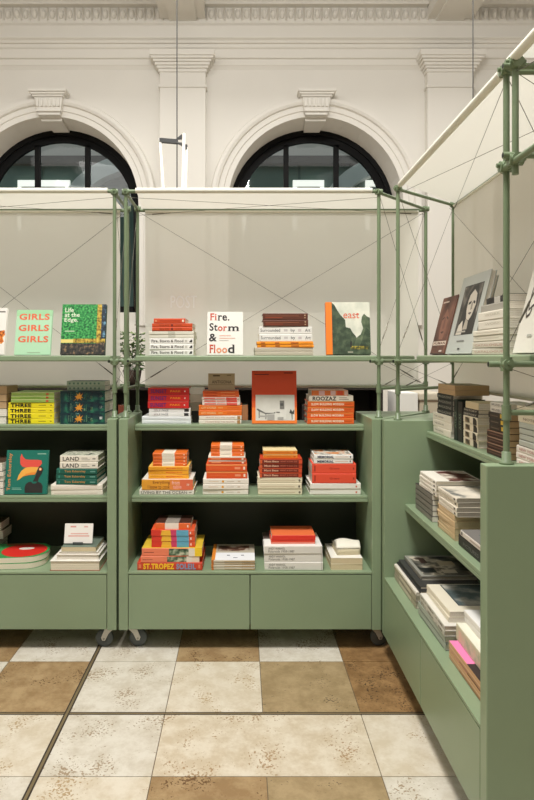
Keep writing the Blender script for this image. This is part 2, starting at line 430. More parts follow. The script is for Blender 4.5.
# ================================================================== cabinets on casters
def caster(parent, x, y, yaw):
    """x, y in cabinet space; a swivel caster with a fork and a wheel"""
    m = MB()
    m.box(-.032, .032, -.028, .028, .094, .100, ZINC)
    m.lathe([(0, .074), (.02, .074), (.022, .094), (0, .094)], (0, 0, 0), ZINC, 'z', 16)
    for s in (-1, 1):
        y0, y1 = (s*.0175-.0015, s*.0175+.0015)
        pts = [(-.024, .078), (.026, .078), (.048, .025), (.042, .010), (.028, .010), (.010, .045)]
        v = [(px, yy, pz) for yy in (y0, y1) for px, pz in pts]; k = len(pts)
        m.add(v, [tuple(range(k)), tuple(range(2*k-1, k-1, -1))]+[(i, (i+1) % k, (i+1) % k+k, i+k) for i in range(k)], ZINC)
    m.box(-.024, .03, -.019, .019, .072, .078, ZINC)
    o = m.build('caster', parent); o.location = (x, y, 0); o.rotation_euler = (0, 0, yaw)
    w = MB()
    w.lathe([(.012, -.012), (.030, -.012), (.033, -.010), (.042, -.010), (.0445, -.007), (.0445, .007), (.042, .010), (.033, .010), (.030, .012), (.012, .012), (.012, -.012)], (0, 0, 0), RUBBER, 'y', 28)
    w.lathe([(.0, -.0135), (.014, -.0135), (.014, .0135), (0, .0135)], (0, 0, 0), RUBBER_D, 'y', 16)
    w.tube((0, -.022, 0), (0, .022, 0), .005, STEEL)
    wo = w.build('wheel', o); wo.location = (.034, 0, FZ+.0447)
    return o

def cabinet(label, T, rz, W, D, panels, casters):
    """local x along the face, y into the cabinet, z up; T(x, y) gives the world place of local points"""
    root = thing('bookcase_cabinet', label, 'cabinet', (*T(0, 0), 0), rz, 'green display cabinets on casters')
    for poly in panels:
        MB().prism(poly, .078, 1.135, GREEN).build('end_panel', root, .003)
    MB().box(0, W, .022, D-.012, .100, .352, GREEN).build('carcass', root)
    MB().box(0, W, -.001, D-.012, .3585, .370, GREEN).build('deck', root, .002)
    half = W/2
    for i in (0, 1):
        MB().box(i*half+.003, (i+1)*half-.0025, 0, .020, .083, .3550, GREEN).build('drawer', root, .0015)
    MB().box(0, W, .10, D-.012, .712, .728, GREEN).box(0, W, .10, .118, .696, .712, GREEN).build('shelf', root, .003)
    MB().box(0, W, .205, D-.012, 1.068, 1.084, GREEN).box(0, W, .205, .223, 1.053, 1.068, GREEN).build('shelf', root, .003)
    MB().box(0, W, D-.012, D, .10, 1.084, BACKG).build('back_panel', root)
    for (x, y, a) in casters: caster(root, x, y, a)
    return root

FX, FY = -.565, 3.175
Tf = lambda x, y: (FX+x, FY+y)
Tl = lambda x, y: (-1.89+x, FY+y)
Tr = lambda x, y: (.70+y, 3.10-x)
cabinet('sage green cabinet facing straight out, wholly in view, holding orange books', Tf, 0, 1.22, .455,
        [[(-.047, 0), (0, 0), (0, .455), (-.047, .455)], [(1.22, 0), (1.265, 0), (1.645, .455), (1.22, .455)]],
        [(.008, .06, .0), (1.235, .06, .2), (.02, .38, 0), (1.24, .38, .3)])
cabinet('sage green cabinet cropped by the frame, holding the toucan and yellow books', Tl, 0, 1.22, .455,
        [[(-.047, 0), (0, 0), (0, .455), (-.047, .455)], [(1.22, 0), (1.267, 0), (1.267, .455), (1.22, .455)]],
        [(1.23, .055, PI), (-.03, .06, 0), (-.03, .38, 0), (1.2, .38, PI)])
cabinet('sage green cabinet turned sideways beside the canopy, holding grey and white books', Tr, -PI/2, 1.24, .48,
        [[(0, 0), (-.05, 0), (-.56, .48), (0, .48)], [(1.24, 0), (1.29, 0), (1.29, .48), (1.24, .48)]],
        [(.07, .09, .3), (1.2, .10, 0), (.05, .40, 0), (1.2, .40, 0)])

# ================================================================== tubular frames with fabric
ZT, ZR, ZL, ZB = 2.29, 1.424, 1.284, 1.135
R = .0092
def clamp(root, p, d1, d2, size=.019):
    m = MB(); p = Vector(p)
    for d in (d1, d2):
        d = Vector(d).normalized(); m.tube(p-d*size*1.05, p+d*size*1.05, size*.86, TUBE, 10)
    m.tube(p+Vector((0, 0, size*.2))-Vector(d2).normalized()*size*1.5, p+Vector((0, 0, size*.2))+Vector(d2).normalized()*size*1.5, size*.36, TUBE, 6)
    m.build('clamp', root)
def wire(root, a, b, r=.001):
    a, b = Vector(a), Vector(b); d = (b-a); L = d.length; d.normalize()
    m = MB(); m.tube(a, b, r, WIRE, 6, caps=False)
    m.tube(b-d*min(.16, L*.25), b-d*min(.09, L*.15), .0032, WIRE, 8)
    m.tube(b-d*min(.20, L*.3), b-d*min(.16, L*.25), .002, WIRE, 6)
    m.build('brace_wire', root)
def v3(p, z): return (p[0], p[1], z)
def open_tube(m, a, b):
    """tube capped by dark discs that paint the shade of its open bore"""
    a, b = Vector(a), Vector(b); d = (b-a).normalized()
    m.tube(a, b, R, TUBE, 12)
    for p, q in ((a, a-d*.0006), (b, b+d*.0006)): m.tube(p, q, R*.7, BORE_SHADE, 10)
    return m

def fabric(name, root, quad, m, nu=10, nv=10, sag=0.0, sagdir=(0, 0, -1), hole=None):
    """bilinear sheet with a slight sag; quad = four corners in order"""
    a, b, c, d = [Vector(p) for p in quad]; sd = Vector(sagdir)
    mb = MB(); v = []
    for j in range(nv+1):
        for i in range(nu+1):
            s, t = i/nu, j/nv
            p = (a*(1-s)+b*s)*(1-t)+(d*(1-s)+c*s)*t
            v.append(p+sd*(sag*16*s*(1-s)*t*(1-t)))
    k = nu+1
    mb.add(v, [(j*k+i, j*k+i+1, (j+1)*k+i+1, (j+1)*k+i) for j in range(nv) for i in range(nu)], m, True)
    return mb

def frame(label, FL, FR, RL, RR, board, screen_ends, out, ZT=2.29):
    """posts at the four plan points; front tube carries the canopy's sleeve; out = unit vector to the viewer's side"""
    root = thing('canopy_frame', label, 'frame', (0, 0, 0), 0, 'tubular canopy frames bolted on the cabinets')
    pts = [FL, FR, RL, RR]
    for p in pts:
        m = MB(); m.tube(v3(p, ZB), v3(p, ZT+.012), R, TUBE, 12)
        m.lathe([(0, 0), (.021, 0), (.021, .006), (.013, .010), (.013, .035), (R, .037)], v3(p, ZB), TUBE, 'z', 16)
        m.tube(v3(p, ZL-.022), v3(p, ZL+.022), R*1.45, TUBE, 12)
        m.build('post', root)
    X = Vector((FR[0]-FL[0], FR[1]-FL[1], 0)).normalized()
    o = Vector((*out, 0))
    dl = Vector((RL[0]-FL[0], RL[1]-FL[1], 0)).normalized(); dr = Vector((RR[0]-FR[0], RR[1]-FR[1], 0)).normalized()
    # top tubes
    m = MB(); m.tube(v3(FL, ZT), v3(FR, ZT), R, TUBE, 12); m.build('front_tube', root)
    m = MB(); m.tube(v3(RL, ZT-.012), v3(RR, ZT-.012), R, TUBE, 12); m.build('rear_tube', root)
    for a, b in ((FL, RL), (FR, RR)):
        m = MB(); m.tube(v3(a, ZT-.006), v3(b, ZT-.006), R*.9, TUBE, 12); m.build('side_tube', root)
        m = MB(); m.tube(v3(a, ZL), v3(b, ZL), R*.9, TUBE, 10); m.build('side_tube', root)
    m = MB(); m.tube(v3(RL, ZL), v3(RR, ZL), R, TUBE, 10); m.build('lower_tube', root)
    # rail level cross tubes, their open ends sticking out past the posts
    for (a, b, d, s) in ((FL, RL, dl, 1), (FR, RR, dr, -1)):
        off = X*(.019*s)
        p0 = Vector(v3(a, ZR))+off-d*.045; p1 = Vector(v3(b, ZR))+off+d*.03
        open_tube(MB(), p0, p1).build('rail_tube', root)
        for c in (a, b):
            clamp(root, v3(c, ZR), (0, 0, 1), X if True else d)
    for c, d in ((FL, dl), (FR, dr), (RL, dl), (RR, dr)):
        clamp(root, v3(c, ZT-.003), X, d, .017)
    # shelf board
    MB().prism(board, 1.4225, 1.4525, GREEN).build('shelf_board', root, .006)
    # canopy: sleeve round the front tube, sheet to the rear tube
    a = Vector(v3(FL, ZT+.004))+X*.05; b = Vector(v3(FR, ZT+.004))-X*.035
    mb = fabric('canopy', root, [a+Vector((0, 0, .008)), b+Vector((0, 0, .008)), Vector(v3(RR, ZT-.003))-X*.03, Vector(v3(RL, ZT-.003))+X*.03], CANOPY, 12, 8, .022)
    mb.tube(a, b, R*1.5, HEM, 12)
    mb.build('canopy', root)
    # screen hung between the rear tubes
    s0, s1 = screen_ends
    rl, rr = Vector(v3(RL, 0)), Vector(v3(RR, 0)); dd = (rr-rl).normalized(); inn = -o
    p0, p1 = rl+dd*s0-inn*.012, rr-dd*s1-inn*.012
    up = lambda p, z: Vector((p.x, p.y, z))
    mb = fabric('screen', root, [up(p0, ZL-.012), up(p1, ZL-.012), up(p1, ZT-.014), up(p0, ZT-.014)], SCREEN, 12, 12, .006, tuple(o))
    mb.tube(up(p0, ZL-.006), up(p1, ZL-.006), .007, HEM, 8); mb.tube(up(p0, ZT-.022), up(p1, ZT-.022), .007, HEM, 8)
    scr = mb.build('screen', root)
    # wire bracing: rear plane, both ends, under the canopy
    wr = lambda a, za, b, zb, off=(0, 0, 0): wire(root, Vector(v3(a, za))+Vector(off), Vector(v3(b, zb))+Vector(off))
    oo = tuple(o*.022); oo2 = tuple(o*.026)
    wr(RL, ZT-.02, RR, ZL, oo); wr(RR, ZT-.02, RL, ZL, oo2)
    wr(FL, ZT-.03, RR, ZT-.035); wr(FR, ZT-.03, RL, ZT-.04)
    for a, b in ((FL, RL), (FR, RR)):
        wr(a, ZT-.02, b, ZR+.04, tuple(X*.004)); wr(b, ZT-.02, a, ZR+.04, tuple(-X*.004))
        wr(a, ZR-.01, b, ZL, tuple(X*.004)); wr(b, ZR-.01, a, ZL, tuple(-X*.004))
    return root, scr

fr1, scr1 = frame('green tube frame with cream canopy and screen above the orange books',
      (-.588, 3.24), (.703, 3.24), (-.588, 3.61), (1.05, 3.61),
      [(-.553, 3.315), (.735, 3.315), (.985, 3.595), (-.553, 3.595)], (.045, .045), (0, -1))
fr2, scr2 = frame('green tube frame with cream canopy and screen, cropped, above the mint cover',
      (-1.915, 3.24), (-.645, 3.24), (-1.915, 3.61), (-.645, 3.61),
      [(-1.88, 3.315), (-.68, 3.315), (-.68, 3.595), (-1.88, 3.595)], (.04, .04), (0, -1))
fr3, scr3 = frame('green tube frame with large cream canopy and screen over the sideways cabinet',
      (.772, 3.125), (.769, 1.84), (1.155, 3.455), (1.155, 1.84),
      [(.852, 3.085), (.852, 1.875), (1.145, 1.875), (1.145, 3.36)], (.05, .03), (-1, 0), 2.277)
# white POST letters let into the straight screen as a paler cloth
def inlay(scr, yl, word, x0, x1, z0, z1):
    bx = [v.co for v in scr.data.vertices]
    X0, X1 = min(v.x for v in bx), max(v.x for v in bx); Z0, Z1 = min(v.z for v in bx)+.007, max(v.z for v in bx)
    v, f = text_geo(word, 0.0)
    v = [(x0+p[0]*(x1-x0), z0+p[1]*(z1-z0)) for p in v]
    cnt = {}
    for q in f:
        for i in range(len(q)):
            e = (q[i], q[(i+1) % len(q)]); k = tuple(sorted(e)); cnt.setdefault(k, []).append(e)
    nxt = {}
    for k, es in cnt.items():
        if len(es) == 1: nxt[es[0][0]] = es[0][1]
    loops = []
    while nxt:
        s0 = next(iter(nxt)); lp = [s0]; c = nxt.pop(s0)
        while c != s0 and c in nxt: lp.append(c); c = nxt.pop(c)
        loops.append([v[i] for i in lp])
    r = (x0-.03, x1+.03, z0-.03, z1+.03)
    cu = bpy.data.curves.new('t', 'CURVE'); cu.dimensions = '2D'; cu.fill_mode = 'BOTH'
    for lp in [[(r[0], r[2]), (r[1], r[2]), (r[1], r[3]), (r[0], r[3])]]+loops:
        sp = cu.splines.new('POLY'); sp.points.add(len(lp)-1); sp.use_cyclic_u = True
        for pt, q in zip(sp.points, lp): pt.co = (q[0], q[1], 0, 1)
    ob = bpy.data.objects.new('t', cu); COL.objects.link(ob)
    dg = bpy.context.evaluated_depsgraph_get(); dg.update()
    me = bpy.data.meshes.new_from_object(ob.evaluated_get(dg))
    pv = [(p.co.x, yl, p.co.y) for p in me.vertices]; pf = [tuple(p.vertices) for p in me.polygons]
    bpy.data.objects.remove(ob); bpy.data.curves.remove(cu); bpy.data.meshes.remove(me)
    mb = MB()
    mb.add(pv, pf, SCREEN)
    for a, b, c, d in ((X0, r[0], Z0, Z1), (r[1], X1, Z0, Z1), (r[0], r[1], Z0, r[2]), (r[0], r[1], r[3], Z1)):
        mb.add([(a, yl, c), (b, yl, c), (b, yl, d), (a, yl, d)], [(0, 1, 2, 3)], SCREEN)
    mb.add([(p[0], yl, p[1]) for p in v], f, cloth((255, 255, 250), 0, .6))
    for z in (ZL-.006, ZT-.022): mb.tube((X0, yl, z), (X1, yl, z), .007, HEM, 8)
    o = mb.build('screen', scr.parent); bpy.data.objects.remove(scr)
    return o
def sx(px, y): return (px-241)*y/F
def sz(py, y): return EYE+(357-py)*y/F
yl = 3.598
inlay(scr1, yl, 'POST', sx(170.5, yl), sx(197, yl), sz(308, yl), sz(295.5, yl))

# frame of the next bay reaching out towards the viewer
root = thing('canopy_frame', 'overhead canopy frame carried out from the sideways cabinet at the picture edge', 'frame', (0, 0, 0), 0, 'tubular canopy frames bolted on the cabinets')
a0, b0, a1, b1 = (.767, 1.775), (1.155, 1.775), (.767, .65), (1.155, .65)
z0 = 1.99; ZT = 2.262
for p in (a0, b0, a1, b1):
    MB().tube(v3(p, z0-.035), v3(p, ZT+.03), R, TUBE, 12).build('post', root)
for p, q, z in ((a0, a1, ZT+.015), (b0, b1, ZT+.012), (a0, a1, z0+.0), (b0, b1, z0)):
    d = (Vector(v3(q, z))-Vector(v3(p, z))).normalized()
    open_tube(MB(), Vector(v3(p, z))-d*.075+Vector((-.006, 0, 0)), Vector(v3(q, z))+d*.03).build('long_tube', root)
for p, q, z in ((a0, b0, ZT-.004), (a1, b1, ZT-.004), (a0, b0, z0+.019), (a1, b1, z0+.019)):
    d = (Vector(v3(q, z))-Vector(v3(p, z))).normalized()
    open_tube(MB(), Vector(v3(p, z))-d*.035, Vector(v3(q, z))+d*.03).build('cross_tube', root)
for p in (a0, b0, a1, b1):
    for z in (ZT+.004, z0+.006): clamp(root, v3(p, z), (0, 1, 0), (1, 0, 0), .019)
for p in ((.769, 1.84), (1.155, 1.84)): clamp(root, v3(p, z0+.006), (0, 1, 0), (1, 0, 0), .019)
A, B = Vector(v3(a0, ZT+.03)), Vector(v3(a1, ZT+.03)); C, D = Vector(v3(b1, ZT+.02)), Vector(v3(b0, ZT+.02))
mb = fabric('canopy', root, [A+Vector((0, .02, 0)), B, C, D+Vector((0, .02, 0))], CANOPY, 10, 8, .02)
mb.tube(A+Vector((-.006, .02, -.012)), B-Vector((.006, 0, .012)), R*1.5, HEM, 12)
mb.build('canopy', root)
wire(root, v3(a0, ZT-.02), v3(b1, ZT-.03)); wire(root, v3(b0, ZT-.02), v3(a1, ZT-.03)); wire(root, v3(a0, ZT-.02), v3(b0, z0)); wire(root, v3(a0, ZT-.02), v3(a1, z0))
# ================================================================== books
def C(*c): return mat(c, .5)
WHITE = (236, 232, 222); CREAM = (226, 216, 190); BLK = (28, 27, 26)
ORANGE = (232, 112, 38); DORANGE = (214, 80, 34); YELLOW = (246, 178, 40)

def make_book(label, L, D, T, spine, art=(), top=None, topart=(), cover=None, pages=None, hard=False, out=False, group=None, slip=False):
    """lying flat; spine at y = 0 facing -y, x along the spine, z up.  art on the spine in fractions of L and T.
    out = True turns the fore edge to the viewer"""
    root = thing('book', label, 'book', (0, 0, 0), 0, group)
    b = .0026 if hard else .0011
    b = min(b, T*.16)
    ins = .004 if hard else .0006
    cm = C(*(cover or spine)); sm = C(*spine); tm = C(*top) if top else cm
    m = MB()
    m.box(-L/2, L/2, .0015, D, 0, b, cm); m.box(-L/2, L/2, .0015, D, T-b, T, tm)
    e = min(.0022, T*.2)
    prof = [(e, 0), (.0004, e), (0, e*1.6), (0, T-e*1.6), (.0004, T-e), (e, T), (e+b, T-b), (b, T-e-b*.3), (b, e+b*.3), (e+b, b)]
    k = len(prof)
    v = [(x, y, z) for x in (-L/2, L/2) for y, z in prof]
    m.add(v, [(i, (i+1) % k, (i+1) % k+k, i+k) for i in range(k)]+[tuple(range(k))[::-1], tuple(range(k, 2*k))], sm)
    for a in art:
        if a[0] == 'text':
            _, s, u0, u1, v0, v1, c = a[:7]
            m.text_front(s, -L/2+u0*L, -L/2+u1*L, v0*T, v1*T, -.0007, C(*c), a[7] if len(a) > 7 else 0, False, len(a) > 8)
        elif a[0] == 'poly':
            m.poly_front([(-L/2+u*L, w*T) for u, w in a[2]], -.0006, C(*a[1]))
        else:
            u0, u1, v0, v1, c = a
            m.rect_front(-L/2+u0*L, -L/2+u1*L, v0*T, v1*T, -.0004, c if not isinstance(c, tuple) else C(*c))
    for q, a in enumerate(topart):
        u0, u1, v0, v1, c = a
        m.rect_top(-L/2+u0*L, -L/2+u1*L, v0*D, v1*D, T+.0003+.0001*q, c if not isinstance(c, tuple) else C(*c))
    if out: m.v = [(-x, D-y, z) for x, y, z in m.v]
    m.build('cover', root)
    p = MB(); pm = pages or PAGEW
    y0, y1 = b+.0006, D-ins
    xa = L/2-ins
    p.box(-xa, xa, y0, y1, b+.0001, T-b-.0001, pm)
    for j in range(1, 4):   # leaf lines of the page block
        z = b+(T-2*b)*j/4
        p.box(-xa-.0002, xa+.0002, y0, y1+.0002, z-.0003, z+.0003, mat((176, 160, 132), .9))
    if out: p.v = [(-x, D-y, z) for x, y, z in p.v]
    p.build('pages', root)
    return root

def ordinal(i, n):
    """i = 0 bottom"""
    t = n-1-i
    if n == 1: return ''
    if n == 2: return ('lower', 'upper')[i]
    if n == 3: return ('bottom', 'middle', 'top')[i]
    return 'bottom' if i == 0 else ('top' if t == 0 else ('second', 'third', 'fourth', 'fifth', 'sixth', 'seventh')[t-1]+' from top')
NUM = {2: 'two', 3: 'three', 4: 'four', 5: 'five', 6: 'six', 7: 'seven'}
def label_of(desc, i, n): return desc if n == 1 else f'{desc}, {ordinal(i, n)} of {NUM[n]}'

def fstack(Yf, z, items, D=.2):
    """a pile on the front cabinets.  item = (count, px_left, px_right, px_height_total, desc, group, options)"""
    s = F/Yf
    z += .0006
    for it in items:
        n_, xl, xr, h, desc, grp, op = it
        op = dict(op); dep = op.pop('D', D); back = op.pop('back', 0.0); yaw = op.pop('yaw', 0.0); jit = op.pop('jit', 1)
        Y = Yf+back
        T = h/n_/s; L = (xr-xl)/s; xc = ((xl+xr)/2-241)/s
        for i in range(n_):
            o = make_book(label_of(desc, i, n_), L, dep, T-.0004, group=(grp if n_ > 1 else None), **op)
            o.location = (xc+random.uniform(-.0015, .0015)*jit, Y+random.uniform(-.003, .003)*jit, z)
            o.rotation_euler = (0, 0, R_(yaw+random.uniform(-.8, .8)*jit))
            z += T
    return z
def R_(d): return d*PI/180
def rstack(Xf, z, items, D=.17):
    """a pile on the sideways cabinet, spines facing -X.  item = (count, px_far, px_near, thickness_each_m, desc, group, options)"""
    z += .0006
    for it in items:
        n_, pl, pr, T, desc, grp, op = it
        op = dict(op); dep = op.pop('D', D); back = op.pop('back', 0.0); yaw = op.pop('yaw', 0.0); jit = op.pop('jit', 1)
        X = Xf+back
        y0 = F*X/(pl-241); y1 = F*X/(pr-241)
        for i in range(n_):
            o = make_book(label_of(desc, i, n_), y0-y1, dep, T-.0004, group=(grp if n_ > 1 else None), **op)
            o.location = (X+random.uniform(-.002, .002)*jit, (y0+y1)/2+random.uniform(-.002, .002)*jit, z)
            o.rotation_euler = (0, 0, -PI/2+R_(yaw+random.uniform(-.8, .8)*jit))
            z += T
    return z

def face_book(label, w, h, T, loc, rz, lean, cover, art, spine=None, pages=None, name='book'):
    """a book standing with its front cover to the viewer, leaning back; u,v in fractions of w,h"""
    root = thing(name, label, 'book', loc, rz)
    root.rotation_euler = (-R_(lean), 0, rz)
    b = .0028
    m = MB(); cm = C(*cover); sp = C(*(spine or cover))
    m.box(-w/2, w/2, 0, b, 0, h, cm); m.box(-w/2, w/2, T-b, T, 0, h, cm); m.box(-w/2, -w/2+b, b, T-b, 0, h, sp)
    for q, a in enumerate(art):
        y = -.0003-.00012*q
        if a[0] == 'text':
            _, s, u0, u1, v0, v1, c = a[:7]
            m.text_front(s, -w/2+u0*w, -w/2+u1*w, v0*h, v1*h, y, C(*c) if isinstance(c, tuple) else c, a[7] if len(a) > 7 else 0, (a[8] is True) if len(a) > 8 else False, len(a) > 8 and a[8] == 's')
        elif a[0] == 'poly':
            m.poly_front([(-w/2+u*w, v*h) for u, v in a[2]], y, C(*a[1]) if isinstance(a[1], tuple) else a[1])
        else:
            u0, u1, v0, v1, c = a
            m.rect_front(-w/2+u0*w, -w/2+u1*w, v0*h, v1*h, y, C(*c) if isinstance(c, tuple) else c)
    m.build('cover', root)
    MB().box(-w/2+b, w/2-.004, b, T-b, .004, h-.004, pages or PAGEW).build('pages', root)
    return root
def fpos(px, Y): return (px-241)*Y/F
def face_front(label, xl, xr, hpx, T, Y, z, lean, cover, art, **k):
    s = F/Y; w = (xr-xl)/s; h = hpx/s/math.cos(R_(lean))
    return face_book(label, w, h, T, (fpos((xl+xr)/2, Y), Y, z+T*math.sin(R_(lean))+.0012), 0, lean, cover, art, **k)

def ell(cu, cv, ru, rv, n=24, a0=0, a1=360): return [(cu+ru*math.cos(R_(a0+(a1-a0)*i/n)), cv+rv*math.sin(R_(a0+(a1-a0)*i/n))) for i in range(n+(a1-a0 < 360))]

RAIL, TOPS, MIDS, DECK = 1.4525, 1.084, .728, .370

# ------------------------------------------------ rail shelf, cropped cabinet
Y = 3.35
BUTTER = ramp_mat([(.35, (40, 26, 18)), (.5, (214, 110, 36)), (.7, (240, 180, 70))], 60)
face_front('white cover with an orange butterfly, cropped at the picture edge on the rail shelf', -34, 4, 47.5, .02, Y, RAIL, 11, (232, 228, 220),
           [('poly', BUTTER, [(.72, .30), (.80, .50), (.97, .52), (.99, .42), (.93, .36), (.97, .28), (.90, .22), (.82, .28)]), (.4, .96, .9, .93, (120, 116, 110))])
G1, G2 = (176, 216, 180), (226, 104, 70)
face_front('mint green cover with one red word printed three times', 14, 50, 45.5, .016, Y, RAIL, 11, G1,
           [(.0, 1, .86, 1, (160, 206, 160)), ('text', 'GIRLS', .08, .93, .775, .915, G2, .03), ('text', 'GIRLS', .08, .93, .525, .665, G2, .03), ('text', 'GIRLS', .08, .93, .275, .415, G2, .03), (.36, .72, .04, .055, (150, 170, 140))])
LEAF = ramp_mat([(.36, (14, 70, 40)), (.5, (38, 136, 66)), (.64, (90, 180, 96))], 90)
GOLD = ramp_mat([(.35, (70, 66, 30)), (.5, (170, 140, 50)), (.65, (216, 186, 80))], 70)
DARKROCK = ramp_mat([(.4, (34, 34, 34)), (.55, (70, 64, 56)), (.7, (150, 120, 86))], 60)
BLUEDK = ramp_mat([(.4, (24, 38, 48)), (.55, (42, 60, 76)), (.7, (120, 170, 196))], 50)
PALE = (226, 236, 210)
face_front('green leafy textured cover with a dark rocky strip along its foot', 60, 104.5, 51, .024, Y, RAIL, 11, (30, 70, 46),
           [(0, 1, 0, 1, LEAF), (.80, .9, .22, 1, GOLD), (.9, 1, .22, 1, BLUEDK), (0, 1, 0, .22, DARKROCK), (.0, .28, .23, .30, (222, 206, 120)), (.28, 1, .23, .31, GOLD),
            ('text', 'Life', .06, .26, .84, .93, PALE, .012, 's'), ('text', 'at the', .06, .40, .745, .83, PALE, .012, 's'), ('text', 'Edge.', .06, .37, .625, .725, PALE, .012, 's'), (.08, .3, .45, .47, (180, 214, 170))])

# ------------------------------------------------ rail shelf, straight cabinet
fsf = [('text', 'Fire, Storm & Flood', .04, .77, .22, .78, (70, 62, 56), .02, 's'), (.80, .86, .3, .72, (200, 196, 186)), ('poly', (40, 38, 38), [(.90, .3), (.97, .3), (.97, .75), (.94, .75)])]
fstack(Y, RAIL, [
    (3, 149.5, 193.5, 17.2, 'white book with serif-style dark title on spine, under orange books on rail', 'white titled books on the rail shelf', dict(spine=(240, 238, 232), art=fsf, hard=True)),
    (2, 149.5, 194, 7.4, 'cream thin book with grey spine mark under burnt orange ones', 'thin cream books on the rail shelf', dict(spine=(226, 222, 206), art=[(.42, .58, .2, .85, (196, 194, 178))])),
    (2, 152, 192.3, 7.6, 'burnt orange paperback lying on cream books, rail shelf', 'burnt orange paperbacks on the rail shelf', dict(spine=(206, 78, 34), art=[('text', 'MEDUSA WATER', .18, .42, .3, .7, (120, 44, 24)), (.47, .52, .2, .8, (110, 34, 30)), ('text', 'LONDON', .58, .74, .3, .7, (150, 60, 28))])),
    (1, 154, 185.5, 4.9, 'short burnt orange paperback on top of the rail pile beside the lettering', None, dict(spine=(210, 76, 34), art=[(.04, .10, .3, .7, (228, 150, 110)), (.2, .85, .4, .6, (170, 60, 30)), (.9, .96, .25, .75, (232, 220, 200))])),
], .19)
K = (40, 38, 40); RR = (196, 76, 48); OR2 = (222, 140, 100)
face_front('white cover with large words in four lines of dark and red letters', 207, 243, 43.5, .018, Y, RAIL, 9, (238, 234, 226),
           [('text', 'Fi', .07, .27, .80, .965, RR, .02, 's'), ('text', 're.', .29, .62, .79, .92, K, .02, 's'),
            ('text', 'St', .06, .29, .555, .735, K, .02, 's'), ('text', 'or', .30, .55, .55, .66, RR, .02, 's'), ('text', 'm', .57, .90, .55, .66, K, .02, 's'),
            ('text', '&', .05, .27, .31, .49, K, .02), (.34, .66, .435, .45, (230, 170, 150)), (.34, .78, .375, .39, (232, 180, 160)), (.34, .6, .325, .335, (180, 176, 170)),
            ('text', 'Fl', .06, .24, .045, .235, RR, .02, 's'), ('text', 'oo', .26, .56, .04, .16, OR2, .02), ('text', 'd', .58, .76, .04, .235, K, .02, 's')])
sba = [('text', 'Surrounded', .03, .40, .3, .72, (86, 84, 88)), (.47, .54, .35, .65, (206, 200, 198)), ('text', 'by', .60, .68, .22, .72, (86, 84, 88)), (.74, .80, .35, .65, (212, 200, 200)), ('text', 'Art', .87, .97, .3, .72, (86, 84, 88))]
fstack(Y, RAIL, [
    (2, 255, 313, 8, 'pale grey large book under thin orange books, rail shelf', 'pale grey books on the rail shelf', dict(spine=(196, 186, 168), D=.24)),
    (2, 257, 313.5, 6.0, 'thin bright orange book with dark spine marks on rail shelf', 'thin bright orange books on the rail shelf', dict(spine=(250, 158, 34), art=[(.07, .15, .25, .75, (170, 84, 24)), (.32, .40, .25, .75, (170, 84, 24)), (.60, .74, .25, .75, (170, 84, 24)), (.78, .97, .4, .6, (206, 112, 28))])),
    (2, 259, 312, 15, 'white book with widely spaced typewriter title on rail shelf', 'white spaced-title books', dict(spine=(238, 236, 230), art=sba, hard=True)),
    (2, 263, 308, 13.2, 'chocolate brown book topping the rail pile near the forest cover', 'chocolate brown books', dict(spine=(96, 52, 36), art=[(.05, .44, .3, .42, (150, 70, 44)), (.05, .8, .55, .66, (140, 84, 60)), (.92, .95, .25, .4, (190, 160, 130)), (.92, .95, .6, .8, (190, 160, 130))], hard=True)),
], .2)
SKY = ramp_mat([(.35, (196, 200, 184)), (.6, (226, 226, 210))], 12)
TREE = ramp_mat([(.36, (44, 58, 42)), (.5, (60, 77, 56)), (.66, (86, 100, 74))], 30)
TREE2 = ramp_mat([(.36, (66, 82, 60)), (.5, (84, 100, 74)), (.66, (112, 126, 96))], 30)
MEADOW = ramp_mat([(.4, (46, 52, 30)), (.55, (110, 106, 44)), (.68, (200, 176, 60))], 60)
face_front('forest landscape cover with an orange spine on the rail shelf', 326.5, 371, 53, .028, Y, RAIL, 9, (70, 84, 62),
           [(.13, 1, .12, 1, SKY),
            ('poly', TREE, [(.13, .1), (.13, 1), (.2, .95), (.27, .84), (.33, .76), (.44, .66), (.45, .52), (.55, .50), (.60, .42), (.66, .36), (.70, .3), (.8, .1)]),
            ('poly', TREE2, [(.58, .1), (.70, .33), (.78, .38), (.84, .5), (.80, .62), (.82, .72), (.87, .78), (.93, .73), (1, .70), (1, .1)]),
            ('poly', TREE, [(.72, .1), (.82, .30), (.9, .52), (1, .45), (1, .1)]),
            (.13, 1, 0, .14, TREE), (.55, .95, .1, .16, MEADOW), (.48, .60, .03, .06, (150, 150, 130)),
            ('poly', (40, 40, 36), [(.535, .14), (.54, .24), (.56, .26), (.58, .24), (.575, .14)]),
            (0, .14, 0, 1, (244, 128, 34)), ('text', 'east', .40, .76, .69, .80, (222, 96, 62), .0, 's')], spine=(240, 122, 30))

